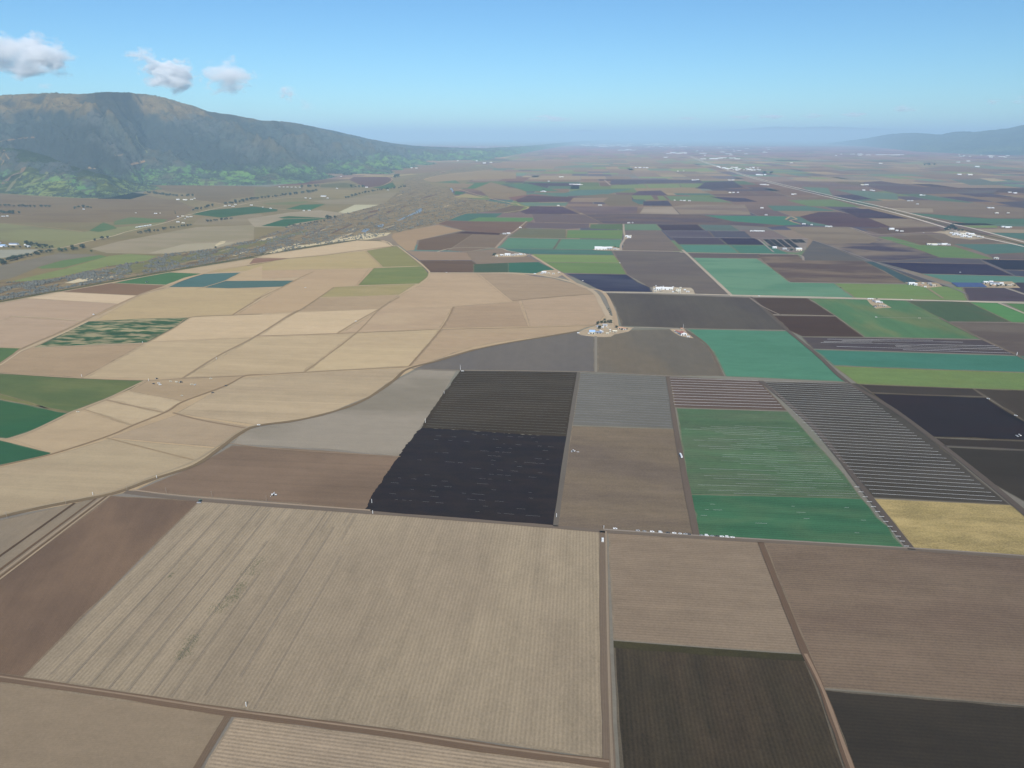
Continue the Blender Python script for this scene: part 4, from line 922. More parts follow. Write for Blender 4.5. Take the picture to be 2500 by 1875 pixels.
# ================================================================== TREES
leaf_m = {}
def leaves_mat(key, col):
    if key in leaf_m: return leaf_m[key]
    m = bpy.data.materials.new(key); m.use_nodes = True; nt = m.node_tree; b = nt.nodes['Principled BSDF']
    oi = nt.nodes.new('ShaderNodeObjectInfo'); tc = nt.nodes.new('ShaderNodeTexCoord'); n = nt.nodes.new('ShaderNodeTexNoise'); n.inputs['Scale'].default_value = 3
    nt.links.new(tc.outputs['Object'], n.inputs['Vector'])
    ad = nt.nodes.new('ShaderNodeMath'); ad.operation = 'ADD'; nt.links.new(oi.outputs['Random'], ad.inputs[0]); nt.links.new(n.outputs['Fac'], ad.inputs[1])
    mr = nt.nodes.new('ShaderNodeMapRange'); mr.inputs['From Max'].default_value = 1.6; nt.links.new(ad.outputs[0], mr.inputs['Value'])
    mx = nt.nodes.new('ShaderNodeMix'); mx.data_type = 'RGBA'; nt.links.new(mr.outputs[0], mx.inputs['Factor'])
    mx.inputs[6].default_value = tuple(v*.6 for v in col)+(1,); mx.inputs[7].default_value = tuple(v*1.5 for v in col)+(1,)
    nt.links.new(mx.outputs[2], b.inputs['Base Color']); b.inputs['Roughness'].default_value = .9; b.inputs['Specular IOR Level'].default_value = .1
    leaf_m[key] = m; return m
def crown_mesh(seed, shape):
    """unit tree: crown about 1 wide, total height 1; small leaf clumps round several boughs"""
    r = random.Random(seed); V = []; F = []
    lobes = []
    for k in range(9 if shape == 'round' else 8):
        if shape == 'round': c = Vector((r.uniform(-.26, .26), r.uniform(-.26, .26), r.uniform(.36, .74))); rad = r.uniform(.16, .26)
        else: c = Vector((r.uniform(-.10, .10), r.uniform(-.10, .10), .22+.72*k/8)); rad = r.uniform(.11, .18)*(1.1-.5*k/8)
        lobes.append((c, rad))
    for c, rad in lobes:
        for _ in range(52):
            d = Vector((r.gauss(0, 1), r.gauss(0, 1), r.gauss(0, 1))).normalized()
            p = c+d*rad*r.uniform(.65, 1.08); s = r.uniform(.035, .075)
            n = (d+Vector((r.uniform(-.6, .6), r.uniform(-.6, .6), r.uniform(-.2, .9)))).normalized()
            a = n.orthogonal().normalized()*s; b = n.cross(a)
            k = len(V); V += [p+a, p+b*r.uniform(.6, 1), p-a*r.uniform(.6, 1), p-b]; F.append((k, k+1, k+2, k+3))
    return mesh('crown', V, F)
def trunk_mesh(shape):
    b = MB(); b.tube((0, 0, -.03), (.01, 0, .42), .035, .022, 7)
    for a in (0.3, 2.2, 4.3): b.tube((.01, 0, .33), (.16*math.cos(a), .16*math.sin(a), .6), .016, .008, 5)
    return mesh('trunk', b.v, b.f)
CROWNS = {'round': [crown_mesh(i, 'round') for i in range(4)], 'tall': [crown_mesh(20+i, 'tall') for i in range(3)]}
TRUNKS = {k: trunk_mesh(k) for k in ('round', 'tall')}
bark = plain('bark', (.12, .09, .065))
for k in TRUNKS: TRUNKS[k].materials.append(bark)
OAKC = leaves_mat('oak_foliage', (.04, .055, .03)); GREENC = leaves_mat('green_foliage', (.055, .085, .035)); EUCC = leaves_mat('eucalyptus_foliage', (.035, .05, .045))
for L in CROWNS.values():
    for m in L: m.materials.append(OAKC)
tr = random.Random(31)
def tree(g, size, label, group=None, shape='round', name='oak_tree', col=None):
    e = empty(name, (g.x, g.y, 0.0), tr.uniform(0, 6.28)); tag(e, label, 'tree', group)
    h = size*tr.uniform(.75, 1.2); w = size*tr.uniform(.95, 1.35) if shape == 'round' else size*.8
    e.scale = (w, w*tr.uniform(.85, 1.15), h if shape == 'round' else h*1.5)
    c = bpy.data.objects.new('crown', tr.choice(CROWNS[shape])); C.objects.link(c); c.parent = e
    if col: 
        c.material_slots[0].link = 'OBJECT'; c.material_slots[0].material = col
    t = bpy.data.objects.new('trunk', TRUNKS[shape]); C.objects.link(t); t.parent = e
    return e
def trees(key, line, n, size, label, group=None, spread=.5, **kw):
    P = [gnd(x, y) for x, y in pts(key, line)]
    L = [(b-a).length for a, b in zip(P, P[1:])]; T = sum(L) or 1
    for i in range(n):
        d = (i+tr.uniform(.2, .8))/n*T; k = 0
        while k < len(L)-1 and d > L[k]: d -= L[k]; k += 1
        p = P[k].lerp(P[k+1], d/L[k]) if L else P[0]
        p = p+Vector((tr.gauss(0, size*spread), tr.gauss(0, size*spread), 0))
        tree(p, size*tr.uniform(.8, 1.25), label, group or (label if n > 1 else None), **kw)
TL = [('T0 0,1200 130,1150 250,1130', 15, 15, 'dark oak in the clump beside the country road at the photo edge'), ('T0 290,1125 330,1100 450,1090', 8, 12, 'dark oak in the clump north of the road bend'),
      ('T0 190,1030 440,1058', 9, 15, 'tall dark tree behind the white barns by the country road'), ('T0 20,1052 430,1062', 9, 8, 'low tree in the hedge before the white barns'),
      ('T0 595,1080 700,1055', 5, 14, 'dark tree in the clump above the green meadow'), ('T0 780,1003 960,970', 3, 12, 'lone oak along the country road verge'),
      ('T0 1190,935 1330,915', 6, 15, 'dark tree beside the road and the small green patch'), ('T0 1370,903 1620,868', 9, 11, 'small tree in the row along the creek bank'),
      ('T0 1640,745 1800,700', 10, 15, 'dark tree in the clump behind the roadside farm'), ('T0 1740,838 1950,812', 9, 12, 'dark bush-like tree along the brown field strip'),
      ('T0 1910,692 2143,650 2443,610 2680,580', 44, 18, 'dark tree in the long windbreak row across the valley'), ('T0 1250,590 1450,620 1640,622', 26, 17, 'oak in the wooded tongue at the mountain foot'),
      ('T0 0,702 250,712 440,712', 16, 15, 'dark tree in the thin line over the brown hill field'), ('T0 -20,765 160,770', 9, 18, 'oak in the grove beside the pale shed'),
      ('T0 620,728 640,722', 2, 14, 'round oak beside the lone white shed'), ('T0 670,718 785,720', 6, 15, 'tree in the block behind the lone white shed'),
      ('T1 765,640 900,600 1050,572', 20, 15, 'dark tree in the creek line below the mountain'), ('T1 1050,572 1280,542', 14, 15, 'dark tree in the grove where the creek meets the river'),
      ('T1 1175,468 1215,460', 3, 34, 'big dark tree at the corner of the purple field'), ('T1 745,446 825,442', 5, 22, 'dark tree in the row above the purple field'),
      ('T1 400,548 560,540', 8, 20, 'dark tree between the valley farms'), ('T1 610,810 670,805', 4, 20, 'dark oak at the end of the teal field'), ('T1 280,878 610,830', 11, 9, 'low willow on the river bank below the teal field'),
      ('T3 10,438 90,432', 4, 38, 'dark tree in the grove beside the highway town'), ('T3 1360,362 1440,358', 4, 36, 'dark tree in the distant farm grove'), ('T1 830,545 940,545', 6, 20, 'dark tree beside the purple field road'),
      ('M2 848,185 872,250', 8, 3.2, 'tiny dark bush on the pale dirt road bank')]
for s, n, z, lab in TL:
    k, p = s.split(' ', 1); trees(k, p, n, z*(1.3 if z > 6 else 1), lab, spread=.45 if n > 3 else .2)
trees('T0', '495,1088 580,1084', 3, 16, 'bright green rounded tree beside the creek meadow', col=GREENC, spread=.3, name='willow_tree')
tree(gnd(*pts('T0', '770,1090')[0]), 12, 'pale green willow at the top corner of the meadow', col=GREENC, name='willow_tree')
tree(gnd(*pts('T0', '1820,1058')[0]), 12, 'lone dark oak on the edge of the river scrub')
tree(gnd(*pts('T0', '1480,770')[0]), 15, 'pointed conifer at the roadside farm', shape='tall', name='conifer_tree')
for x, y, s, lab in ((1548, 912, 22, 'shortest and leftmost'), (1575, 905, 30, 'second tall'), (1602, 905, 34, 'tallest'), (1632, 912, 26, 'fourth tall'), (1660, 916, 17, 'low round'), (1688, 917, 17, 'rightmost low')):
    tree(gnd(*pts('T3', '%f,%f' % (x, y))[0]), s, lab+' dark eucalyptus beside the highway packing yard', 'eucalyptus trees by the highway', shape='round', name='eucalyptus_tree', col=EUCC)
for x, y, s, lab in ((480, 228, 10, 'leftmost oak of the grove behind the blue barn'), (545, 205, 9, 'oak behind the grey farmhouse'), (600, 160, 8, 'rearmost oak of the farm grove'), (605, 200, 9, 'oak touching the grey farmhouse roof'),
                     (680, 205, 13, 'widest oak at the right of the farm grove'), (510, 300, 12, 'dark oak right beside the blue barn'), (800, 285, 8, 'reddish dark tree by the farm lane'), (880, 322, 6, 'small tree before the orange-roofed shed'), (972, 310, 5, 'small tree at the end of the farmyard')):
    tree(gnd(*pts('Z', '%f,%f' % (x, y))[0]), s, lab, None)
for key, x, y, s, lab in (('Y', 1270, 425, 6, 'small dark tree in the packing yard'), ('T2', 905, 1050, 10, 'dark tree behind the white packing barns'), ('T2', 932, 1058, 9, 'small tree at the crossroads packing barns'), ('U', 1580, 1085, 16, 'dark round tree at the end of the farm row'),
                          ('X', 1760, 272, 9, 'tree before the long pale greenhouse'), ('X', 1855, 278, 9, 'tree beside the farm with solar panels'), ('X', 1892, 272, 9, 'dark tree between sheds at the far right farm'), ('X', 1962, 274, 9, 'tree at the right end of the sheds'), ('X', 1692, 248, 7, 'tree at the left end of the far right farm'), ('X', 2085, 270, 7, 'tree at the earth heaps of the far right farm'),
                          ('X', 222, 447, 5, 'thin tree by the roadside yard'), ('T3', 250, 1080, 15, 'big dark tree between the nursery sheds'), ('T2', 300, 574, 20, 'dark tree at the small farm on the pale road'), ('X', 1030, 268, 5, 'small dark tree beside the tan sheds'), ('X', 205, 548, 5, 'low dark tree in the roadside yard')):
    tree(gnd(*pts(key, '%f,%f' % (x, y))[0]), s, lab)

# ================================================================== BUILDINGS
COL = {'white': (.78, .78, .76), 'cream': (.72, .66, .50), 'grey': (.38, .38, .38), 'blue': (.36, .52, .74), 'red': (.42, .17, .11), 'orange': (.55, .30, .18), 'tan': (.50, .43, .33), 'dark': (.07, .07, .07), 'green': (.12, .22, .14), 'slate': (.22, .26, .34)}
def paint(c, metal=False): return plain('paint_'+c, COL[c], rough=.6, var=.08, scale=.4)
dark_glass = plain('dark_glass', (.03, .035, .04), rough=.2, var=.1)
def gable(e, w, d, h, roofc, wallc, doors=True, big=False):
    rise = min(w, d)*.22
    long_x = w >= d
    b = MB()
    b.box(-w/2, w/2, -d/2, d/2, -.3, h)
    # gable ends
    if long_x:
        for s in (-1, 1): b.add([(s*w/2, -d/2, h), (s*w/2, d/2, h), (s*w/2, 0, h+rise), (s*(w/2-.2), -d/2, h), (s*(w/2-.2), d/2, h), (s*(w/2-.2), 0, h+rise)], [(0, 1, 2), (5, 4, 3), (0, 2, 5, 3), (1, 4, 5, 2)])
    else:
        for s in (-1, 1): b.add([(-w/2, s*d/2, h), (w/2, s*d/2, h), (0, s*d/2, h+rise), (-w/2, s*(d/2-.2), h), (w/2, s*(d/2-.2), h), (0, s*(d/2-.2), h+rise)], [(0, 1, 2), (5, 4, 3), (0, 2, 5, 3), (1, 4, 5, 2)])
    b.build('wall', paint(wallc), e)
    r = MB(); o = .5; t = .25
    if long_x:
        x = w/2+o; y = d/2+o; zz = h-rise*o/(d/2)
        for s in (-1, 1): r.add([(-x, s*y, zz+.02), (x, s*y, zz+.02), (x, 0, h+rise+.02), (-x, 0, h+rise+.02), (-x, s*y, zz+t), (x, s*y, zz+t), (x, 0, h+rise+t), (-x, 0, h+rise+t)], [(0, 1, 2, 3), (4, 5, 6, 7), (0, 1, 5, 4), (0, 3, 7, 4), (1, 2, 6, 5)])
    else:
        x = w/2+o; y = d/2+o; zz = h-rise*o/(w/2)
        for s in (-1, 1): r.add([(s*x, -y, zz+.02), (s*x, y, zz+.02), (0, y, h+rise+.02), (0, -y, h+rise+.02), (s*x, -y, zz+t), (s*x, y, zz+t), (0, y, h+rise+t), (0, -y, h+rise+t)], [(0, 1, 2, 3), (4, 5, 6, 7), (0, 1, 5, 4), (0, 3, 7, 4), (1, 2, 6, 5)])
    r.build('roof', paint(roofc), e)
    if doors:
        k = 1 if w < 14 else 2
        for i in range(k):
            x0 = (i-(k-1)/2)*w*.42; dw = min(3.6, w*.3)/2
            MB().box(x0-dw, x0+dw, -d/2-.08, -d/2+.02, 0, min(h*.8, 3.8)).build('door', paint('dark' if roofc != 'dark' else 'grey'), e)
        if not big and w < 16:
            for s in (-1, 1): MB().box(s*w*.36-.7, s*w*.36+.7, -d/2-.06, -d/2+.02, h*.35, h*.7).build('window', dark_glass, e)
SITE = {}
def bld(key, x, y, w, d, h, roofc, wallc, site, word='shed', rz=0.0, detail=True):
    px, py = pts(key, '%f,%f' % (x, y))[0]; g = gnd(px, py)
    name = {'shed': 'farm_shed', 'barn': 'barn', 'house': 'farmhouse', 'warehouse': 'warehouse', 'greenhouse': 'greenhouse'}[word]
    e = empty(name, (g.x, g.y+d/2, 0), GRID+rz)
    size = 'long' if w > d*2.4 else ('large' if w*d > 350 else ('small' if w*d < 90 else 'mid-sized'))
    colr = roofc+'-roofed' if roofc == wallc or wallc in ('white', 'cream', 'tan') and roofc != 'white' else 'white' if roofc == 'white' else roofc
    tag(e, '%s %s %s %s' % (size, roofc, word, site), word if word != 'greenhouse' else 'greenhouse', 'buildings '+site)
    gable(e, w, d, h, roofc, wallc, detail)
    return e
def yard(key, s, c=(184, 168, 146)): field(key, s, c, (170, 158, 138), name='farm_yard', ps=16, pa=.7, row=0, grain=.4, rough=1.0)
# -- the farm with the blue barn
yard('Z', '125,368 250,302 420,248 560,160 640,60 790,90 815,240 900,262 1090,272 1000,342 760,392 700,430 560,436 430,432 200,402')
s1 = 'in the farmyard with the blue barn'
bld('Z', 390, 385, 15, 15, 6, 'blue', 'cream', s1, 'barn'); bld('Z', 605, 255, 12, 9, 4, 'grey', 'white', s1, 'house'); bld('Z', 500, 375, 15, 7, 3.5, 'slate', 'grey', s1)
bld('Z', 548, 360, 5, 14, 3.2, 'white', 'white', s1, rz=.55); bld('Z', 490, 270, 9, 6, 3, 'slate', 'white', s1); bld('Z', 648, 305, 5, 4, 3, 'tan', 'cream', s1); bld('Z', 690, 330, 3.4, 3.4, 3, 'white', 'white', s1); bld('Z', 690, 358, 3, 3, 2.6, 'cream', 'white', s1)
bld('Z', 645, 385, 7, 4, 2.6, 'cream', 'cream', s1); bld('Z', 770, 358, 11, 7, 3.6, 'cream', 'tan', s1); bld('Z', 870, 300, 14, 6, 3.4, 'orange', 'cream', s1); bld('Z', 935, 312, 8, 6, 3.4, 'orange', 'white', s1, 'house'); bld('Z', 560, 285, 6, 4, 2.8, 'white', 'white', s1); bld('Z', 150, 376, 5, 2.6, 2.6, 'white', 'white', s1)
yard('Z', '1690,300 1760,290 1940,292 1985,360 2100,455 2010,445 1860,412 1780,370')
s2 = 'at the red barn beside the teal field'
bld('Z', 1925, 410, 16, 17, 5.5, 'red', 'white', s2, 'barn', rz=.25); bld('Z', 1845, 372, 9, 14, 3.6, 'red', 'white', s2, rz=.5); bld('Z', 2008, 440, 7, 2.8, 2.8, 'white', 'white', s2); bld('Z', 1900, 310, 7, 5, 3, 'orange', 'tan', s2); bld('Z', 1795, 350, 5, 3, 2.5, 'white', 'white', s2)
# -- packing yard on the paved road
yard('Y', '580,250 1150,262 1480,290 1780,292 1860,360 1910,500 600,468 560,420', (190, 182, 168))
s3 = 'in the packing yard on the paved road'
for x, y, w, d, h, rc, wc, wd in ((760, 372, 18, 14, 6.5, 'white', 'white', 'barn'), (860, 350, 9, 14, 5, 'white', 'white', 'shed'), (1040, 360, 36, 11, 5.5, 'white', 'white', 'warehouse'), (1160, 368, 8, 8, 4, 'cream', 'white', 'shed'), (1215, 295, 5, 4, 3, 'white', 'white', 'shed'), (1455, 315, 6, 5, 3, 'cream', 'white', 'house'),
                                 (1390, 378, 14, 6, 3.4, 'cream', 'white', 'shed'), (1330, 418, 8, 6, 3, 'cream', 'cream', 'shed'), (1412, 420, 9, 6, 3, 'cream', 'white', 'house'), (1425, 468, 8, 7, 3, 'tan', 'cream', 'house'), (1592, 382, 6, 6, 3, 'white', 'white', 'shed'), (1682, 434, 10, 3, 3, 'white', 'white', 'shed'), (620, 362, 5, 4, 3, 'white', 'white', 'shed'), (655, 420, 6, 4, 3, 'cream', 'white', 'shed'), (670, 255, 3, 3, 3, 'white', 'white', 'shed'), (1215, 440, 6, 4, 3, 'white', 'white', 'shed')):
    bld('Y', x, y, w, d, h, rc, wc, s3, wd)
def silo(key, x, y, rad, h, label):
    g = gnd(*pts(key, '%f,%f' % (x, y))[0]); e = empty('silo', g); tag(e, label, 'silo')
    MB().tube((0, 0, -.2), (0, 0, h), rad, rad, 18).build('tank_body', paint('white'), e)
    MB().tube((0, 0, h), (0, 0, h+rad*.6), rad*1.03, rad*.1, 18).build('roof', paint('grey'), e)
silo('Y', 825, 300, 2.6, 5, 'round white tank behind the packing barn'); silo('Y', 898, 300, 1.9, 7, 'tall narrow white silo in the packing yard')
silo('Z', 322, 378, 1.4, 3.5, 'small white tank left of the blue barn')
# -- crossroads barns, farm rows
s4 = 'at the crossroads between teal fields'
for a in ((765, 1070, 34, 20, 9, 'white', 'white', 'barn'), (815, 1070, 22, 18, 8, 'white', 'white', 'barn'), (858, 1068, 26, 16, 8, 'white', 'grey', 'warehouse'), (905, 1070, 14, 10, 5, 'grey', 'white', 'shed'), (930, 1072, 10, 8, 4, 'tan', 'white', 'house')): bld('T2', *a[:7], s4, a[7])
yard('T2', '715,1068 760,1045 880,1042 955,1058 955,1078 730,1074')
yard('T2', '985,985 980,955 1040,945 1048,965 1010,975')
s5 = 'beside the grey field near the crossroads'
for a in ((1005, 962, 16, 12, 5, 'white', 'white', 'house'), (1022, 972, 20, 10, 5, 'white', 'white', 'shed'), (1035, 958, 10, 8, 4, 'cream', 'white', 'shed')): bld('T2', *a[:7], s5, a[7])
s6 = 'in the farm row along the tan road'
yard('U', '1550,1088 1600,1062 1900,1058 1960,1070 1900,1090 1640,1096')
for a in ((1660, 1082, 14, 9, 4, 'white', 'white', 'shed'), (1605, 1088, 10, 8, 4, 'cream', 'white', 'house'), (1722, 1080, 24, 14, 6, 'white', 'white', 'barn'), (1780, 1080, 14, 10, 4, 'grey', 'white', 'house'), (1812, 1076, 16, 10, 5, 'tan', 'white', 'shed'), (1862, 1074, 16, 9, 4, 'white', 'white', 'shed'), (1905, 1072, 8, 6, 3, 'cream', 'white', 'shed')): bld('U', *a[:7], s6, a[7])
s7 = 'in the triangular yard by the teal field'
yard('T2', '215,1278 300,1245 410,1240 480,1275 420,1300 300,1285')
for a in ((305, 1270, 17, 10, 5, 'white', 'white', 'barn'), (285, 1275, 8, 6, 3, 'grey', 'white', 'shed'), (345, 1272, 10, 6, 3, 'tan', 'cream', 'shed'), (385, 1276, 9, 6, 3, 'tan', 'white', 'shed'), (432, 1268, 8, 6, 3, 'cream', 'white', 'house'), (228, 1278, 8, 4, 2.5, 'white', 'white', 'shed')): bld('T2', *a[:7], s7, a[7])
s8 = 'at the farm above the light green field'
yard('X', '600,216 1050,220 1112,272 900,292 800,270 660,240')
for a in ((700, 252, 20, 11, 6, 'white', 'white', 'barn'), (752, 262, 10, 8, 6, 'white', 'white', 'barn'), (850, 238, 6, 5, 3, 'cream', 'white', 'house'), (940, 246, 12, 8, 4, 'grey', 'tan', 'shed'), (1000, 272, 11, 9, 4, 'tan', 'cream', 'barn'), (880, 286, 7, 4, 3, 'white', 'white', 'shed'), (825, 268, 6, 4, 3, 'orange', 'tan', 'shed'), (965, 262, 8, 6, 3, 'slate', 'grey', 'shed')): bld('X', *a[:7], s8, a[7])
s9 = 'at the farm beside the solar panels'
yard('X', '1640,272 1680,205 2050,205 2165,292 1900,292 1700,286')
for a in ((1702, 232, 15, 10, 5, 'white', 'white', 'barn'), (1770, 225, 13, 8, 5, 'white', 'white', 'shed'), (1825, 250, 28, 10, 5, 'slate', 'white', 'warehouse'), (1912, 248, 12, 9, 5, 'white', 'white', 'barn'), (1940, 262, 8, 6, 3, 'cream', 'white', 'house'), (2022, 268, 14, 9, 4, 'tan', 'cream', 'shed'), (2060, 250, 8, 6, 3, 'tan', 'tan', 'shed'), (1805, 275, 9, 5, 3, 'orange', 'tan', 'shed')): bld('X', *a[:7], s9, a[7], -.25 if a[2] > 20 else 0)
s10 = 'in the yard beside the main road'
yard('X', '90,452 250,452 300,488 425,560 320,562 215,572 130,500')
for a in ((240, 494, 13, 8, 4, 'white', 'white', 'barn'), (288, 498, 7, 4, 3, 'white', 'white', 'shed'), (140, 450, 17, 4, 3, 'white', 'white', 'shed'), (205, 552, 8, 5, 3, 'dark', 'grey', 'shed'), (275, 540, 9, 5, 3, 'tan', 'tan', 'shed'), (330, 545, 10, 6, 3, 'tan', 'grey', 'shed'), (180, 478, 6, 4, 3, 'slate', 'grey', 'shed')): bld('X', *a[:7], s10, a[7])
s11 = 'on the brown field below the highway'
for a in ((1098, 903, 26, 15, 7, 'white', 'white', 'barn'), (1142, 915, 14, 10, 5, 'white', 'white', 'shed'), (1182, 918, 16, 7, 4, 'white', 'white', 'shed')): bld('T3', *a[:7], s11, a[7])
# nursery rows
field('T3', '0,980 390,980 370,1070 300,1095 210,1090 60,1045', (146, 142, 142), (120, 122, 134), name='farm_yard', ps=40)
for i, (a, b) in enumerate(((8, 60), (60, 130), (118, 200), (180, 250), (240, 330), (290, 390))):
    x0, x1 = a, a+48; y1 = 1042+i*4 if i < 4 else 1010
    field('T3', '%d,982 %d,982 %d,%d %d,%d' % (x0, x1, x1+(y1-982)*1.3, y1, x0+(y1-982)*1.3, y1), (64, 74, 98), (88, 98, 116), name='nursery_bed', ps=14, pa=.9, grain=.5, row=.3, period=9)
s12 = 'at the plant nursery'
for a in ((110, 1060, 18, 14, 6, 'white', 'white', 'barn'), (195, 1068, 18, 11, 5, 'grey', 'white', 'shed'), (222, 1078, 9, 8, 4, 'dark', 'grey', 'shed'), (315, 1078, 26, 16, 8, 'white', 'cream', 'barn')): bld('T3', *a[:7], s12, a[7])
# solar field
def solar():
    P = pts('T3', '1600,1352 1850,1355 1900,1388 1650,1386'); G = [gnd(x, y, 0) for x, y in P]
    pm = plain('solar_glass', true_colour((86, 110, 160), 2450), rough=.25, var=.15, scale=.3)
    fm = paint('grey')
    for i in range(11):
        t = (i+.5)/11; a = G[0].lerp(G[3], t); b = G[1].lerp(G[2], t)
        e = empty('solar_panel_row', a.lerp(b, .5), math.atan2(b.y-a.y, b.x-a.x)); L = (b-a).length
        tag(e, 'long blue solar panel row left of the far right farm', 'solar panels', 'rows of blue solar panels')
        q = MB(); q.add([(-L/2, -2.6, .9), (L/2, -2.6, .9), (L/2, 2.2, 2.9), (-L/2, 2.2, 2.9), (-L/2, -2.6, .8), (L/2, -2.6, .8), (L/2, 2.2, 2.8), (-L/2, 2.2, 2.8)], [(0, 1, 2, 3), (7, 6, 5, 4), (0, 4, 5, 1), (2, 6, 7, 3)]); q.build('panel', pm, e)
        p = MB()
        for k in range(8): x = -L/2+L*(k+.5)/8; p.box(x-.12, x+.12, -.2, .2, -.2, 1.7)
        p.build('frame', fm, e)
solar()
# -- highway packing yard
yard('T3', '1440,925 1540,905 1700,905 1900,975 1760,985 1600,965 1540,935', (186, 178, 166))
s13 = 'in the yard beside the highway'
r13 = random.Random(2)
for x, y, w in ((1600, 935, 16), (1640, 940, 22), (1620, 950, 14), (1665, 950, 20), (1700, 945, 26), (1720, 962, 24), (1755, 968, 20), (1770, 945, 30), (1790, 955, 22), (1735, 938, 18), (1690, 965, 14), (1830, 965, 16), (1860, 970, 14)):
    rc = r13.choice(('white', 'cream', 'white', 'tan', 'white')); bld('T3', x, y, w, w*.5, 5, rc, 'white', s13, 'shed' if w < 20 else 'barn')
for site, key, L in (('in the tiny row on the green field', 'T3', ((1415, 1030, 20), (1460, 1032, 24), (1500, 1030, 16), (1545, 1031, 26), (1580, 1033, 12))), ('at the green field corner', 'T3', ((1978, 1148, 14), (1990, 1150, 10))), ('beyond the highway fields', 'T3', ((2040, 882, 20), (2075, 886, 24), (2100, 884, 12))),
                     ('on the field left of the highway', 'T3', ((20, 524, 30), (52, 526, 24))), ('at the teal field by the highway', 'T3', ((262, 605, 22), (282, 603, 18))), ('beyond the dark highway field', 'T3', ((850, 526, 30), (885, 525, 40))), ('in the small group past the highway', 'T3', ((862, 570, 24), (925, 570, 22), (945, 575, 18))),
                     ('on the road above the grey field', 'T3', ((548, 879, 14), (565, 880, 10), (582, 880, 14))), ('at the road bend by the teal field', 'T3', ((350, 857, 12), (362, 858, 10), (420, 864, 10))), ('on the wide tan plain', 'T3', ((1345, 612, 24), (1370, 614, 20), (1240, 660, 20), (1268, 660, 16), (1315, 688, 16))), ('on the far right plain', 'T3', ((1920, 720, 24), (1950, 722, 18), (1985, 764, 20), (2080, 764, 14))),
                     ('at the orange far field', 'T3', ((2095, 588, 28), (2140, 595, 30))), ('in the far row on the brown plain', 'T3', ((1660, 334, 70), (1745, 325, 70), (1670, 438, 50), (1760, 440, 60), (1820, 372, 70), (1005, 344, 60), (250, 340, 50))),
                     ('in the row on the purple plain', 'T2', ((530, 520, 30), (555, 521, 24), (575, 522, 30), (600, 523, 34), (622, 524, 20))), ('at the end of the pale far road', 'T2', ((285, 582, 20), (300, 578, 24), (315, 583, 18))), ('on the dark purple field', 'T2', ((425, 702, 18), (770, 698, 14), (785, 699, 14))), ('beyond the grey field', 'T2', ((1020, 848, 16), (1052, 846, 8))),
                     ('on the far green strips', 'T2', ((440, 458, 26), (460, 457, 28), (345, 495, 20))), ('in the line of far sheds', 'T2', ((1080, 380, 40), (1115, 380, 44), (1150, 381, 40), (1175, 381, 36))), ('by the far green field', 'T2', ((1435, 409, 24), (1484, 408, 16))), ('at the dark field corner', 'T2', ((1560, 485, 24), (1580, 484, 26), (1603, 482, 34))),
                     ('near the highway green field', 'T2', ((1870, 484, 30), (1900, 484, 34), (2140, 522, 30), (2165, 524, 40))), ('on the pale green strip', 'T2', ((1875, 590, 22), (1905, 590, 20), (1942, 590, 16))), ('in the row below the green squares', 'T2', ((1408, 656, 12), (1462, 658, 18), (1490, 659, 18), (1532, 660, 20))),
                     ('along the field road of the teal squares', 'T2', ((2055, 917, 12), (2085, 917, 14), (2105, 917, 12), (2130, 918, 14), (2155, 918, 12))), ('at the end of the narrow dark strip', 'T2', ((5, 938, 18), (-30, 940, 16), (105, 888, 12))), ('at the corner by the tan hillock', 'T2', ((2145, 722, 20), (2180, 780, 16)))):
    for x, y, w in L: bld(key, x, y, w, w*.55, 5 if w < 35 else 7, r13.choice(('white', 'white', 'white', 'cream', 'grey')), 'white', site, 'shed' if w < 26 else 'barn', detail=w < 22)
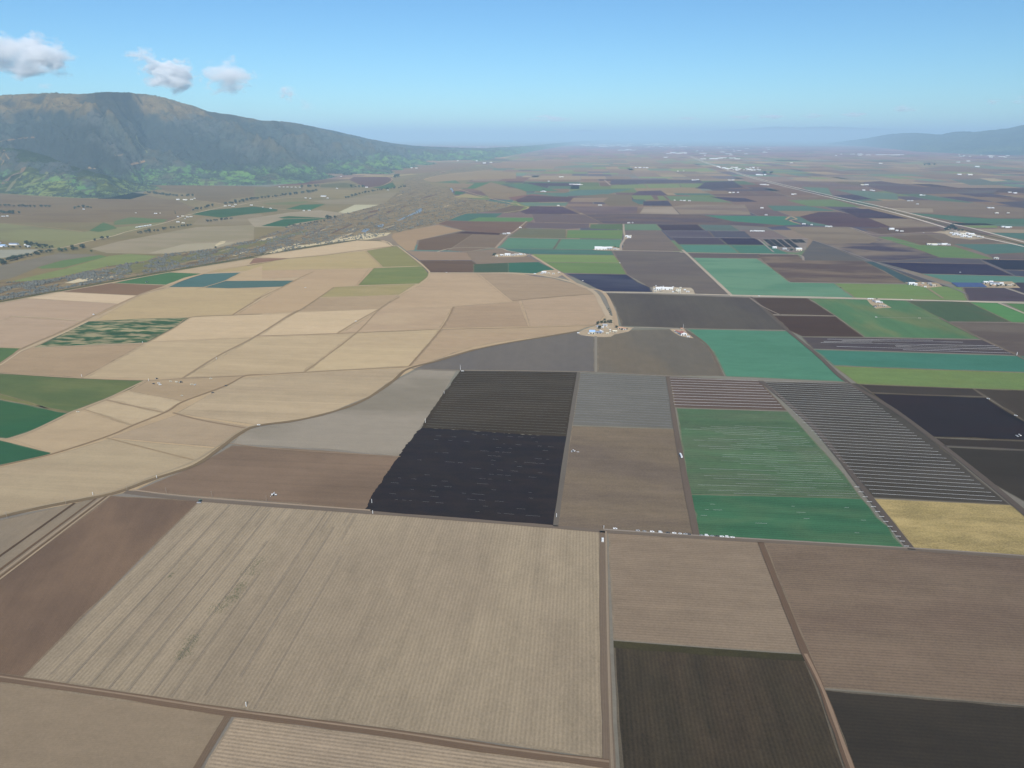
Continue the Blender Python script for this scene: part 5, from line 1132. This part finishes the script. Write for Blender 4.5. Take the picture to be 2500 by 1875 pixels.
# left valley
for site, L in (('by the country road at the photo edge', (('T0', 20, 1048, 26, 18, 7, 'blue', 'white', 'barn'), ('T0', 110, 1032, 42, 16, 6, 'slate', 'white', 'barn'), ('T0', 235, 1050, 16, 10, 5, 'white', 'white', 'house'), ('T0', -30, 1020, 26, 16, 6, 'blue', 'white', 'barn'), ('T0', 212, 1035, 10, 8, 4, 'white', 'white', 'shed'))),
                ('in the grove on the brown hill field', (('T0', 25, 792, 20, 9, 4, 'grey', 'white', 'shed'), ('T0', 60, 790, 12, 8, 4, 'white', 'white', 'house'))), ('on the open hill field', (('T0', 705, 732, 14, 7, 4, 'white', 'white', 'shed'), ('T0', 1145, 762, 8, 5, 3, 'white', 'white', 'shed'), ('T0', 1312, 768, 18, 8, 4, 'white', 'white', 'house'), ('T0', 1350, 764, 8, 6, 3, 'cream', 'white', 'shed'))),
                ('at the roadside farm in the valley', (('T0', 1500, 795, 10, 7, 4, 'white', 'white', 'house'), ('T0', 1540, 790, 14, 8, 4, 'cream', 'white', 'house'), ('T0', 1580, 798, 14, 8, 4, 'white', 'white', 'shed'), ('T0', 1610, 795, 16, 8, 4, 'cream', 'white', 'shed'), ('T0', 1500, 840, 18, 8, 4, 'white', 'white', 'shed'), ('T0', 1545, 848, 16, 9, 4, 'cream', 'white', 'shed'), ('T0', 1560, 812, 8, 6, 3, 'grey', 'white', 'shed'))),
                ('in the glasshouse group by the road', tuple(('T0', 1150+k*22, 884-k*3.4, 11, 16, 3, 'white' if k % 2 else 'cream', 'white', 'greenhouse') for k in range(6))),
                ('at the mountain-foot ranch', (('T0', 1500, 650, 26, 12, 5, 'white', 'white', 'barn'), ('T0', 1560, 652, 34, 12, 5, 'cream', 'white', 'barn'), ('T0', 1615, 650, 20, 10, 5, 'cream', 'white', 'shed'), ('T0', 1640, 640, 12, 8, 4, 'white', 'white', 'house'))),
                ('at the hamlet before the windbreak', (('T0', 1900, 705, 18, 9, 5, 'cream', 'white', 'house'), ('T0', 1935, 700, 14, 9, 4, 'white', 'white', 'house'), ('T0', 1965, 708, 18, 9, 4, 'tan', 'white', 'shed'), ('T0', 1985, 692, 16, 9, 4, 'cream', 'white', 'house'), ('T0', 2120, 697, 20, 8, 4, 'white', 'white', 'shed'))),
                ('in the pale yard behind the windbreak', (('T1', 585, 622, 44, 18, 6, 'grey', 'white', 'warehouse'), ('T1', 622, 638, 14, 9, 5, 'white', 'white', 'shed'), ('T1', 435, 637, 14, 8, 4, 'white', 'white', 'shed'), ('T1', 475, 640, 12, 8, 4, 'white', 'white', 'shed'))),
                ('in the row at the mountain foot', tuple(('T1', 215+k*34, 543+k*.8, 14, 8, 5, 'white', 'white', 'house') for k in range(6))),
                ('beside the teal valley fields', (('T1', 420, 744, 12, 8, 4, 'white', 'white', 'shed'), ('T1', 465, 742, 16, 8, 4, 'white', 'white', 'shed'), ('T1', 140, 725, 12, 7, 4, 'white', 'white', 'house'), ('T1', 75, 714, 8, 6, 3, 'white', 'white', 'shed'), ('T1', 700, 556, 16, 8, 5, 'white', 'white', 'shed'), ('T1', 1130, 570, 14, 8, 4, 'white', 'white', 'shed'))),
                ('around the purple field under the mountain', (('T1', 735, 456, 18, 10, 5, 'white', 'white', 'shed'), ('T1', 950, 546, 24, 12, 5, 'white', 'white', 'shed'), ('T1', 1330, 382, 30, 16, 8, 'white', 'white', 'barn'), ('T1', 1370, 384, 34, 18, 8, 'cream', 'white', 'barn'))),
                ('at the far end of the green slopes', (('T1', 1945, 342, 60, 30, 10, 'white', 'white', 'barn'), ('T1', 2000, 336, 50, 30, 8, 'cream', 'white', 'barn'), ('T1', 1720, 322, 30, 20, 8, 'white', 'white', 'shed'), ('T1', 1880, 322, 36, 20, 8, 'white', 'white', 'shed')))):
    for a in L: bld(a[0], *a[1:8], site, a[8], detail=a[3] < 24)
# the highway town and the city beyond
rt = random.Random(77)
for k in range(46):
    x = rt.uniform(1850, 2130); y = rt.uniform(374, 402) if x > 1900 else rt.uniform(376, 392)
    w = rt.uniform(14, 40); bld('T2', x, y, w, w*.6, 6, rt.choice(('white', 'cream', 'tan', 'grey', 'white')), 'white', 'in the small highway town', 'house' if w < 28 else 'warehouse', detail=False)
for x, y, w in ((1775, 372, 50), (1790, 378, 36), (1825, 383, 60), (1845, 388, 44), (2110, 441, 50), (2140, 443, 40), (2170, 440, 30)): bld('T2', x, y, w, w*.5, 8, 'white', 'white', 'along the highway before the town', 'warehouse', detail=False)
def city(x0, x1, y0, y1, n, w0, w1, site, cols=('white', 'tan', 'cream', 'tan', 'grey')):
    for _ in range(n):
        x = rt.uniform(x0, x1); y = rt.uniform(y0, y1); w = rt.uniform(w0, w1)*.6
        bld('T2', x, y, w, w*rt.uniform(.12, .3), 9, rt.choice(cols), 'white', site, 'warehouse', detail=False)
city(620, 1060, 184, 202, 26, 250, 800, 'in the hazy city on the horizon'); city(560, 1500, 166, 190, 14, 250, 900, 'in the hazy city on the horizon', ('cream', 'tan', 'grey'))
city(930, 1120, 229, 232, 4, 350, 500, 'in the long white row before the city'); city(1150, 1520, 192, 206, 14, 150, 450, 'east of the hazy city')
city(1320, 1500, 250, 262, 10, 120, 320, 'where the highway reaches the city'); city(1620, 1950, 296, 306, 8, 100, 330, 'along the far side of the highway'); city(1580, 2212, 205, 275, 22, 90, 300, 'scattered over the hazy far plain')
city(60, 220, 211, 215, 4, 150, 400, 'in the lone far white row'); city(-460, 40, 203, 214, 9, 120, 400, 'on the hazy plain past the mountain end'); city(1190, 1460, 288, 294, 5, 60, 120, 'in the far hamlet short of the city')
city(3040, 3340, 268, 273, 8, 160, 360, 'under the far right hills'); city(2680, 3000, 262, 292, 8, 80, 200, 'on the hazy plain right of the city'); city(4050, 4330, 276, 292, 8, 100, 260, 'below the right hand hills'); city(3780, 4000, 270, 286, 6, 60, 160, 'below the right hand hills')

# ================================================================== VEHICLES, PIPES, POLES
tyre = plain('tyre_rubber', (.02, .02, .02), rough=.9)
def wheels(e, L, W, r=.36, t=.24):
    for sx in (-1, 1):
        for sy in (-1, 1):
            b = MB(); b.tube((sx*L, sy*(W-t), r), (sx*L, sy*W, r), r, r, 12); b.build('wheel', tyre, e)
def car(g, rz, col, label, group, style='pickup'):
    e = empty('parked_'+{'pickup': 'pickup', 'sedan': 'car', 'van': 'van'}[style], (g.x, g.y, g.z), rz)
    tag(e, label, {'pickup': 'pickup truck', 'sedan': 'car', 'van': 'van'}[style], group)
    c = paint(col); b = MB()
    if style == 'pickup':
        b.taper((-2.75, 2.75, -.95, .95), (-2.7, 2.68, -.92, .92), .42, .98)
        b.box(-2.7, -.4, -.93, -.83, .98, 1.22); b.box(-2.7, -.4, .83, .93, .98, 1.22); b.box(-2.72, -2.6, -.83, .83, .98, 1.22); b.taper((.9, 2.6, -.9, .9), (1.0, 2.45, -.82, .82), .98, 1.14)
        b.build('body', c, e); MB().taper((-.4, 1.2, -.88, .88), (-.25, .75, -.74, .74), 1.0, 1.72).build('window', dark_glass, e); MB().taper((-.26, .76, -.75, .75), (-.2, .68, -.7, .7), 1.72, 1.84).build('roof', c, e)
    elif style == 'sedan':
        b.taper((-2.3, 2.3, -.9, .9), (-2.2, 2.15, -.85, .85), .35, .95); b.build('body', c, e)
        MB().taper((-1.6, 1.1, -.82, .82), (-1.0, .45, -.68, .68), .95, 1.36).build('window', dark_glass, e); MB().taper((-1.02, .47, -.69, .69), (-.95, .4, -.62, .62), 1.36, 1.46).build('roof', c, e)
    else:
        b.taper((-2.7, 2.7, -1, 1), (-2.65, 2.0, -.9, .9), .4, 1.3); b.build('body', c, e)
        MB().taper((-2.62, 1.98, -.91, .91), (-2.6, 1.3, -.86, .86), 1.3, 1.75).build('window', dark_glass, e); MB().taper((-2.61, 1.32, -.87, .87), (-2.5, 1.2, -.8, .8), 1.75, 2.15).build('roof', c, e)
    wheels(e, 1.75 if style != 'sedan' else 1.4, .93)
    return e
def P1(key, x, y, z=0.0): return gnd(*pts(key, '%f,%f' % (x, y))[0], z)
RZ = .84
CARS = [(905, 657, 'white', 'pickup', 'lone white pickup parked at the field corner, apart from the others'), (1097, 674, 'grey', 'pickup', 'silver pickup at the left end of the row below the brown field'), (1152, 679, 'grey', 'sedan', 'low silver car, second in the row below the brown field'),
        (1217, 683, 'white', 'pickup', 'white pickup, third in the row below the brown field'), (1287, 687, 'white', 'van', 'white van left of the black pickup on the field road'), (1350, 692, 'dark', 'pickup', 'black pickup in the middle of the row below the brown field'),
        (1403, 695, 'white', 'pickup', 'white pickup just right of the black pickup'), (1453, 699, 'white', 'sedan', 'white low car between two pickups near the dirt crossing'), (1497, 703, 'grey', 'pickup', 'silver pickup touching the dark car at the crossing'), (1530, 705, 'dark', 'sedan', 'dark car nearest the dirt crossing'),
        (1632, 713, 'grey', 'sedan', 'grey car at the left end of the row below the green field'), (1677, 715, 'white', 'van', 'tall white van, second in the row below the green field'), (1722, 719, 'grey', 'sedan', 'grey car left of the black pickup below the green field'),
        (1765, 721, 'dark', 'pickup', 'black pickup in the row below the green field'), (1805, 724, 'white', 'pickup', 'white pickup just right of the black one below the green field'), (1850, 727, 'white', 'van', 'white van, second from the right end of the roadside row'), (1895, 731, 'white', 'pickup', 'white pickup at the right end of the roadside row')]
ca = P1('L2', 905, 657); cb = P1('L2', 1895, 731); cang = math.atan2(cb.y-ca.y, cb.x-ca.x)
for x, y, c, st, lab in CARS: car(P1('L2', x, y+4, RZ), cang+(math.pi if c == 'dark' else 0), c, lab, 'vehicles parked along the field road', st)
for key, x, y, c, st, a, lab in (('T1', 434, 1391, 'white', 'pickup', 0, 'lone white pickup in the middle of the tan field'), ('T1', 1625, 1263, 'white', 'pickup', 0, 'white pickup on the pale road above the tan fields'), ('M3', 1910, 947, 'white', 'pickup', -.9, 'white pickup on the track beside the black field, upper one'),
                                 ('M3', 2142, 1089, 'white', 'pickup', -.9, 'white pickup on the track beside the black field, lower one'), ('M3', 1265, 110, 'white', 'van', 0, 'white van driving on the main paved road'), ('M2', 2120, 79, 'white', 'van', 0, 'white van on the main road above the dark field'), ('T3', 664, 1392, 'dark', 'pickup', 0, 'dark pickup at the corner of the teal field'),
                                 ('M1', 1760, 713, 'white', 'pickup', 0, 'white pickup at the foot of the tall mast'), ('M0', 1340, 815, 'white', 'pickup', 0, 'white pickup with a blue tint in the working field group'), ('M0', 1352, 829, 'white', 'van', 0, 'white van in the working field group'), ('M0', 1296, 820, 'dark', 'pickup', 0, 'dark pickup left of the working field group'),
                                 ('M0', 1440, 800, 'cream', 'pickup', 0, 'cream pickup in the middle of the working field group'), ('M0', 1490, 806, 'cream', 'van', 0, 'cream van in the middle of the working field group'), ('M0', 1616, 826, 'cream', 'pickup', .4, 'cream pickup on the right of the working field group'), ('M0', 1645, 828, 'white', 'pickup', 1.4, 'white pickup at the right end of the working field group'),
                                 ('M0', 1535, 921, 'cream', 'sedan', 0, 'pale car alone below the working field group'), ('M0', 657, 1057, 'cream', 'pickup', 0, 'cream pickup at the corner of the dark green field'), ('M0', 1780, 776, 'cream', 'pickup', 0, 'cream pickup above the dark wheel tracks'), ('M0', 790, 236, 'white', 'van', 0, 'white van beside the long tan farm road'),
                                 ('M1', 860, 292, 'white', 'pickup', .5, 'white pickup on the diagonal track in the tan fields'), ('M1', 40, 1168, 'white', 'pickup', .2, 'white pickup on the curving dirt road'), ('M0', 1906, 836, 'dark', 'pickup', .6, 'dark pickup on the diagonal track, upper one'), ('M0', 1795, 895, 'dark', 'pickup', .6, 'dark pickup on the diagonal track, lower one'),
                                 ('Z', 335, 355, 'red', 'pickup', 1.2, 'red pickup left of the blue barn'), ('Y', 800, 405, 'dark', 'pickup', 0, 'dark pickup left in the packing yard'), ('Y', 850, 403, 'dark', 'sedan', 0, 'dark car in the packing yard'), ('Y', 962, 400, 'tan', 'pickup', 0, 'tan pickup before the long white warehouse'), ('Y', 1040, 405, 'tan', 'van', 0, 'tan van before the long white warehouse'),
                                 ('X', 1330, 272, 'white', 'van', 0, 'white van before the blue solar panels'), ('X', 1350, 84, 'white', 'van', 0, 'white van in the dark navy field'), ('X', 800, 702, 'cream', 'pickup', 0, 'cream pickup in the yellow green field'), ('X', 215, 688, 'white', 'pickup', 0, 'white pickup in the green field below the yard'),
                                 ('T3', 1130, 752, 'white', 'van', -.8, 'white van driving on the highway'), ('T3', 1365, 928, 'white', 'van', 0, 'white van on the road to the highway yard'), ('T2', 632, 1333, 'white', 'van', 0, 'white van beside the navy field'), ('T2', 945, 1183, 'white', 'van', 0, 'white van on the edge of the light green field')):
    car(P1(key, x, y, RZ if key[0] in 'ML' else .35), GRID+a, c, lab, None, st)
def tractor(g, rz, col, label, name='tractor', scale=1.0, boom=False):
    e = empty(name, g, rz); e.scale = (scale,)*3; tag(e, label, 'tractor')
    MB().taper((-.6, 2.3, -.5, .5), (-.5, 2.2, -.42, .42), .7, 1.6).build('hood', paint(col), e)
    MB().taper((-1.5, .2, -.8, .8), (-1.3, 0, -.7, .7), 1.1, 2.6).build('cab', dark_glass, e); MB().box(-1.45, .15, -.8, .8, 2.6, 2.75).build('roof', paint(col), e)
    for sy in (-1, 1):
        MB().tube((-1.0, sy*.8, .9), (-1.0, sy*1.25, .9), .9, .9, 14).build('wheel', tyre, e); MB().tube((1.7, sy*.7, .55), (1.7, sy*1.0, .55), .55, .55, 12).build('wheel', tyre, e)
    b = MB(); b.box(-3.6, -1.6, -2.2 if not boom else -.5, 2.2 if not boom else .5, .35, .8)
    if boom: b.box(-2.9, -2.7, -6, 6, 1.0, 1.15); b.tube((-3.6, 0, 1.3), (-1.9, 0, 1.3), .7, .7, 12)
    for k in range(7): b.box(-3.4, -1.9, -2.1+k*.62, -1.9+k*.62, .1, .36) if not boom else None
    b.build('sprayer_tank' if boom else 'tiller', paint('white' if boom else 'grey'), e)
    return e
tractor(P1('L0', 1690, 432, .7), GRID+math.pi/2, 'green', 'green tractor with a wide tiller at the corner of the pale field', scale=1.35)
tractor(P1('L1', 176, 378, .5), GRID, 'white', 'white spray tractor working in the brown field', scale=1.3, boom=True)
tractor(P1('M3', 2172, 1262, .5), GRID, 'white', 'white tractor at the right edge of the black field', scale=1.4); tractor(P1('M0', 1530, 808, .5), GRID, 'dark', 'dark tractor in the working field group', scale=1.2); tractor(P1('M0', 1325, 778, .5), GRID, 'dark', 'dark tractor above the working field group')
tractor(P1('M2', 555, 1392, .5), GRID, 'white', 'white tractor at the edge of the black field', scale=1.2); tractor(P1('T0', 1240, 1345, .5), GRID, 'slate', 'dark tractor in the teal green field by the river', scale=1.3)
def toilets():
    for k, (y, lab) in enumerate(((752, 'upper'), (768, 'lower'))):
        g = P1('L2', 799, y, RZ); e = empty('portable_toilet', g, GRID); tag(e, lab+' of two white portable toilets beside the vertical dirt road', 'portable toilet', 'pair of white portable toilets')
        MB().box(-1.3, 1.3, -1.1, 1.1, 0, 2.3).build('cabin', paint('white'), e); MB().taper((-1.4, 1.4, -1.2, 1.2), (-1, 1, -.8, .8), 2.3, 2.6).build('roof', paint('white'), e); MB().box(-.4, .4, -1.16, -1.1, .1, 2.1).build('door', paint('grey'), e)
toilets()
def trailer():
    g = P1('L2', 1458, 48, .8); e = empty('truck', g, GRID+math.pi/2+.08); tag(e, 'long white truck parked on the track left of the green field', 'truck')
    MB().box(-8, 4, -1.25, 1.25, 1.1, 3.6).build('cargo_box', paint('white'), e); MB().taper((4.4, 7, -1.2, 1.2), (4.5, 6.6, -1.1, 1.1), .7, 3.0).build('cab', paint('white'), e); MB().box(6.6, 6.95, -1.0, 1.0, 1.9, 2.7).build('window', dark_glass, e)
    MB().box(-8, 6.6, -.9, .9, .6, 1.1).build('chassis', paint('dark'), e)
    for x in (-6.8, -5.6, 5.8):
        for s in (-1, 1): MB().tube((x, s*.9, .5), (x, s*1.25, .5), .5, .5, 12).build('wheel', tyre, e)
trailer()
e = empty('flatbed_trailer', P1('L2', 590, 14, .5), GRID); tag(e, 'small pale frame trailer right of the white tractor', 'trailer')
fb = MB(); fb.box(-2, 2, -1, -.85, .7, .9); fb.box(-2, 2, .85, 1, .7, .9)
for k in range(5): fb.box(-2+k*.95, -1.8+k*.95, -.85, .85, .72, .88)
fb.build('bed', paint('white'), e); wheels(e, 1.2, 1.1)
# white standpipes and power poles
def standpipe(key, x, y, h, rad, label):
    g = P1(key, x, y, .3); e = empty('standpipe', g); tag(e, label, 'standpipe', 'white irrigation standpipes at field edges')
    MB().tube((0, 0, -.3), (0, 0, h), rad, rad, 12).build('pipe', paint('white'), e); MB().tube((0, 0, h), (0, 0, h+.15), rad*1.25, rad*1.25, 12).build('cap', paint('white'), e)
for a in (('L1', 1003, 533, 5, .35, 'white standpipe at the lower left corner of the black field'), ('L1', 995, 440, 5.5, .3, 'white standpipe above the black field corner'), ('L2', 410, 562, 5.5, .3, 'white standpipe at the lower right of the black field'), ('B0', 1064, 397, 4.5, .3, 'white standpipe in the pale striped foreground field'),
          ('L0', 1324, 235, 5, .3, 'white standpipe on the curved road, right one'), ('L0', 784, 374, 4.5, .3, 'white standpipe on the curved road, left one'), ('L2', 809, 656, 4, .3, 'pale standpipe beside the lone pickup'), ('M0', 690, 758, 5, .35, 'white standpipe at the tan field road'), ('M0', 1255, 795, 5, .35, 'white standpipe left of the working field group'),
          ('M0', 1203, 474, 4, .4, 'white standpipe at the patchy field corner'), ('M0', 1826, 612, 5.5, .3, 'white standpipe on the dark diagonal track'), ('M3', 2150, 580, 8, .6, 'tall white standpipe at the end of the purple strip'), ('M1', 1447, 1148, 8, .35, 'white standpipe on the left edge of the black field'), ('M1', 1605, 900, 4.5, .3, 'white standpipe on the track by the striped black field')): standpipe(*a)
wood = plain('pole_wood', (.30, .25, .19))
def pole(key, x, y, h, label, grp='power poles along the dirt roads'):
    g = P1(key, x, y, .3); e = empty('power_pole', g, GRID+.3); tag(e, label, 'power pole', grp)
    MB().tube((0, 0, -.3), (0, 0, h), .22, .15, 8).build('pole', wood, e); MB().box(-1.3, 1.3, -.08, .08, h-.9, h-.7).build('crossarm', wood, e)
for a in (('L0', 558, 455, 11, 'power pole at the left bend of the curved road'), ('L0', 1074, 338, 10, 'power pole at the fork of the dirt roads'), ('L0', 1405, 364, 10, 'power pole on the road right of the fork'), ('L0', 1790, 393, 10, 'power pole near the green tractor'), ('L1', 106, 432, 10, 'pale power pole beside the spray tractor'), ('L0', 60, 570, 10, 'power pole at the far left of the curved road'),
          ('T2', 183, 1114, 9, 'power pole at the bend by the light green field'), ('T2', 287, 1268, 10, 'power pole in the triangular yard')): pole(*a)
def mast(key, x, y, h, label):
    g = P1(key, x, y, .3); e = empty('wind_machine', g); tag(e, label, 'wind machine')
    MB().tube((0, 0, -.3), (0, 0, h), .4, .25, 10).build('mast', paint('white'), e); MB().box(-.8, .8, -.9, .9, 0, 1.6).build('engine', paint('dark'), e)
    b = MB(); b.add([(-.1, -.2, h), (.1, .2, h+.1), (.25, .25, h+3), (-.05, -.25, h+3)], [(0, 1, 2, 3)]); b.box(-.12, .12, -.25, .25, h-.2, h+3.0); b.box(-.12, .12, -.25, .25, h-3.0, h-.25); b.build('propeller', paint('white'), e)
mast('M1', 1742, 706, 10, 'tall white wind machine at the top corner of the black field'); mast('Z', 1920, 300, 11, 'tall white wind machine behind the red barn')
# irrigation pipes
pipe_m = plain('pipe_metal', (.62, .62, .60), rough=.5, var=.1)
pipe_dull = plain('pipe_dull', (.26, .26, .25), rough=.7, var=.1)
def pipe(a, b, w, label, group, mat=None):
    d = b-a; L = d.length; m = MB(); n = max(1, int(L/60))
    pr = []
    m.tube((0, 0, w/2), (L, 0, w/2), w/2, w/2, 6)
    o = m.build('irrigation_pipe', pipe_dull if 'black' in label else pipe_m); o.location = (a.x, a.y, .66); o.rotation_euler = (0, 0, math.atan2(d.y, d.x)); tag(o, label, 'pipe', group)
def pipe_rows(key, tl, tr_, br, bl, n, w, label, group, inset=.01, brk=0, r=None, maxn=999):
    A, B, Cc, D = [P1(key, *p) for p in (tl, tr_, br, bl)]
    cnt = 0
    for i in range(n):
        t = (i+.3)/n
        a = A.lerp(D, t); b = B.lerp(Cc, t)
        if not brk: pipe(a.lerp(b, inset+.01*math.sin(i*2.1)**2), a.lerp(b, 1-inset-.012*math.sin(i*1.7)**2), w, label, group)
        else:
            for _ in range(brk):
                if cnt >= maxn: break
                if r.random() < .25: continue
                s = r.random()*.9; l = r.uniform(.1, .8) if brk < 4 else r.uniform(.012, .05)
                pipe(a.lerp(b, s), a.lerp(b, min(.99, s+l)), w, label, group); cnt += 1
rp = random.Random(8)
pipe_rows('M1', (1740, 716), (2725, 722), (2640, 1258), (1420, 1192), 27, .13, 'pale irrigation pipe across the striped upper half of the black field', 'pipes on the dark striped field')
pipe_rows('M2', (605, 722), (1335, 752), (1395, 1196), (535, 1152), 23, .24, 'pale irrigation pipe across the grey field beside the black field', 'pipes on the grey field')
pipe_rows('M2', (1355, 766), (2110, 790), (2350, 1042), (1392, 1015), 11, .42, 'pale irrigation pipe across the reddish field', 'pipes on the reddish field')
pipe_rows('M3', (-10, 790), (765, 822), (2085, 1840), (930, 1770), 40, .28, 'white irrigation pipe across the grey striped field above the yellow field', 'pipes on the grey striped field', inset=.02)
pipe_rows('M3', (380, 440), (1880, 455), (2140, 574), (450, 518), 8, .45, 'pale irrigation pipe across the purple strip', 'pipes on the purple strip', brk=3, r=rp)
pipe_rows('F', (1475, 915), (1722, 925), (1862, 1077), (1490, 1068), 34, .13, 'broken run of white irrigation pipe in the green field', 'pipe runs in the green field', brk=3, r=rp)
pipe_rows('F', (1490, 1085), (1880, 1095), (1940, 1165), (1510, 1150), 5, .14, 'short white pipe in the lower green field', 'short pipes in the lower green field', brk=4, r=rp)
pipe_rows('F', (925, 930), (1222, 948), (1198, 1128), (805, 1098), 17, .13, 'short pale pipe piece lying in the black field', 'pipe pieces in the black field', brk=8, r=rp, maxn=110)
for i in range(13):
    x = 780+i*34.2*1.02; y = 310+i*40.8*1.02; a = P1('L3', x, y); b = P1('L3', x+42, y+2); pipe(a, b, .5, 'short white pipe end on the right edge of the green field', 'pipe ends along the green field edge')

# ================================================================== LABELS MADE SINGULAR
def singular():
    def px(o):
        p = o.location; q = Vector((p.x, p.y*CP-(p.z-CAM_H)*SP if False else p.y, 0)); return p.x/max(1.0, p.y)
    by = {}
    for o in C.objects:
        if o.parent is None and 'category' in o.keys() and 'label' in o.keys(): by.setdefault(o['label'], []).append(o)
    words = ['first', 'second', 'third', 'fourth', 'fifth', 'sixth', 'seventh', 'eighth', 'ninth']
    for lab, L in by.items():
        if 2 <= len(L) <= 9:
            L.sort(key=px)
            for i, o in enumerate(L):
                o['label'] = lab+', '+(words[i]+' from left' if len(L) > 2 else ('left one' if i == 0 else 'right one'))
        elif len(L) > 9:
            for o in L: o['group'] = lab
singular()
# ================================================================== AIR AND CLOUDS
hv = bpy.data.materials.new('air'); hv.use_nodes = True; nt = hv.node_tree; nt.nodes.remove(nt.nodes['Principled BSDF'])
pv = nt.nodes.new('ShaderNodeVolumePrincipled'); pv.inputs['Color'].default_value = (.56, .80, .98, 1); pv.inputs['Density'].default_value = HAZE
pv.inputs['Anisotropy'].default_value = -0.2
nt.links.new(pv.outputs[0], nt.nodes['Material Output'].inputs['Volume'])
hb = MB().box(-165000, 165000, -165000, 165000, -6, 1280).build('haze', hv); hb['kind'] = 'stuff'

def cloud_mat(seed, dens, thr, scale):
    m = bpy.data.materials.new('cloud_vapour'); m.use_nodes = True; nt = m.node_tree; N = nt.nodes; L = nt.links; N.remove(N['Principled BSDF'])
    p = N.new('ShaderNodeVolumePrincipled'); p.inputs['Color'].default_value = (1, 1, 1, 1); p.inputs['Anisotropy'].default_value = -.3
    tc = N.new('ShaderNodeTexCoord')
    no = N.new('ShaderNodeTexNoise'); no.inputs['Scale'].default_value = scale; no.inputs['Detail'].default_value = 9; no.inputs['Roughness'].default_value = .62; no.inputs['Distortion'].default_value = .3
    ad = N.new('ShaderNodeVectorMath'); ad.operation = 'ADD'; ad.inputs[1].default_value = (seed*3.1, seed*1.7, seed*.9)
    L.new(tc.outputs['Object'], ad.inputs[0]); L.new(ad.outputs[0], no.inputs['Vector'])
    ln = N.new('ShaderNodeVectorMath'); ln.operation = 'LENGTH'; L.new(tc.outputs['Object'], ln.inputs[0])
    def ma(op, a, b, cl=False):
        q = N.new('ShaderNodeMath'); q.operation = op; q.use_clamp = cl
        for i, v in enumerate((a, b)):
            if isinstance(v, (int, float)): q.inputs[i].default_value = v
            else: L.new(v, q.inputs[i])
        return q.outputs[0]
    f = ma('SUBTRACT', ma('ADD', ma('MULTIPLY', ma('SUBTRACT', no.outputs['Fac'], .5), 3.5), thr-.12), ma('POWER', ln.outputs['Value'], 2.0))
    d = ma('MULTIPLY', ma('MINIMUM', ma('MAXIMUM', ma('MULTIPLY', f, 2.6), 0.0), 1.0), dens)
    L.new(d, p.inputs['Density']); L.new(p.outputs[0], N['Material Output'].inputs['Volume'])
    return m
def cloud(x0, x1, y0, y1, D, label, dens=.009, thr=.45, scale=2.0, seed=1, grp='small clouds over the mountain', pad=1.25):
    cx, cy = (x0+x1)/2, (y0+y1)/2; d = ray(cx, cy); h = math.hypot(d.x, d.y); t = D/h
    P = Vector((0, 0, CAM_H))+d*t; k = FPX/(t)   # pixels per metre
    wx = (x1-x0)/k/2*pad; wz = (y1-y0)/k/2*pad; wy = wx*.7
    if P.z-wz < 1300: P.z = 1300+wz
    me = bpy.data.meshes.new('cloud'); bm = bmesh.new(); bmesh.ops.create_icosphere(bm, subdivisions=3, radius=1.0); bm.to_mesh(me); bm.free()
    o = link('cloud', me, cloud_mat(seed, dens, thr, scale)); o.location = P; o.scale = (wx, wy, wz); tag(o, label, 'cloud', grp)
cloud(-60, 165, 80, 192, 16500, 'largest white cloud over the mountain at the edge', seed=1, thr=.5)
cloud(100, 190, 150, 200, 16500, 'faint grey cloud right of the largest cloud', seed=2, dens=.0035, thr=.3)
cloud(78, 135, 200, 220, 21000, 'thin grey streak of cloud just above the ridge', seed=3, dens=.003, thr=.3)
cloud(300, 392, 112, 164, 18500, 'small grey white cloud above the bright middle cloud', seed=4, dens=.006, thr=.35)
cloud(345, 492, 145, 226, 18500, 'bright billowing white cloud in the middle of the group', seed=6, dens=.011, thr=.5)
cloud(475, 636, 155, 240, 18500, 'wide grey cloud joined to the bright middle cloud', seed=7, dens=.006, thr=.42)
cloud(435, 474, 138, 164, 18500, 'tiny pale puff above the bright middle cloud', seed=8, dens=.003, thr=.3)
cloud(662, 740, 210, 250, 23000, 'small ragged cloud right of the middle group', seed=9, dens=.005, thr=.3)
cloud(722, 775, 262, 295, 30000, 'faint wisp of cloud over the sloping ridge end', seed=10, dens=.002, thr=.25)
for i, (x0, x1, y0, y1, D, dn, lab) in enumerate(((1280, 1410, 288, 304, 46000, .004, 'low pale cloud streak over the hazy horizon, leftmost'), (1640, 1720, 284, 296, 46000, .002, 'faint pale cloud left of the horizon row'), (1770, 1850, 280, 292, 44000, .003, 'low pale cloud above the far blue mountains, first'), (1845, 1925, 278, 292, 44000, .004, 'low bright cloud above the far blue mountains, second'),
                                                  (1950, 2020, 276, 290, 42000, .003, 'low pale cloud above the far blue mountains, third'), (2050, 2125, 274, 290, 40000, .004, 'low bright cloud above the far blue mountains, fourth'), (2165, 2255, 270, 290, 32000, .0022, 'flat grey cloud above the right hills'),
                                                  (2395, 2445, 258, 280, 27000, .003, 'small grey cloud near the upper right of the hills'), (2462, 2560, 246, 272, 26000, .003, 'grey cloud cut by the photo edge above the hills'))):
    cloud(x0, x1, y0, y1, D, lab, seed=12+i, dens=dn, thr=.35, grp='low clouds over the horizon', scale=1.9)
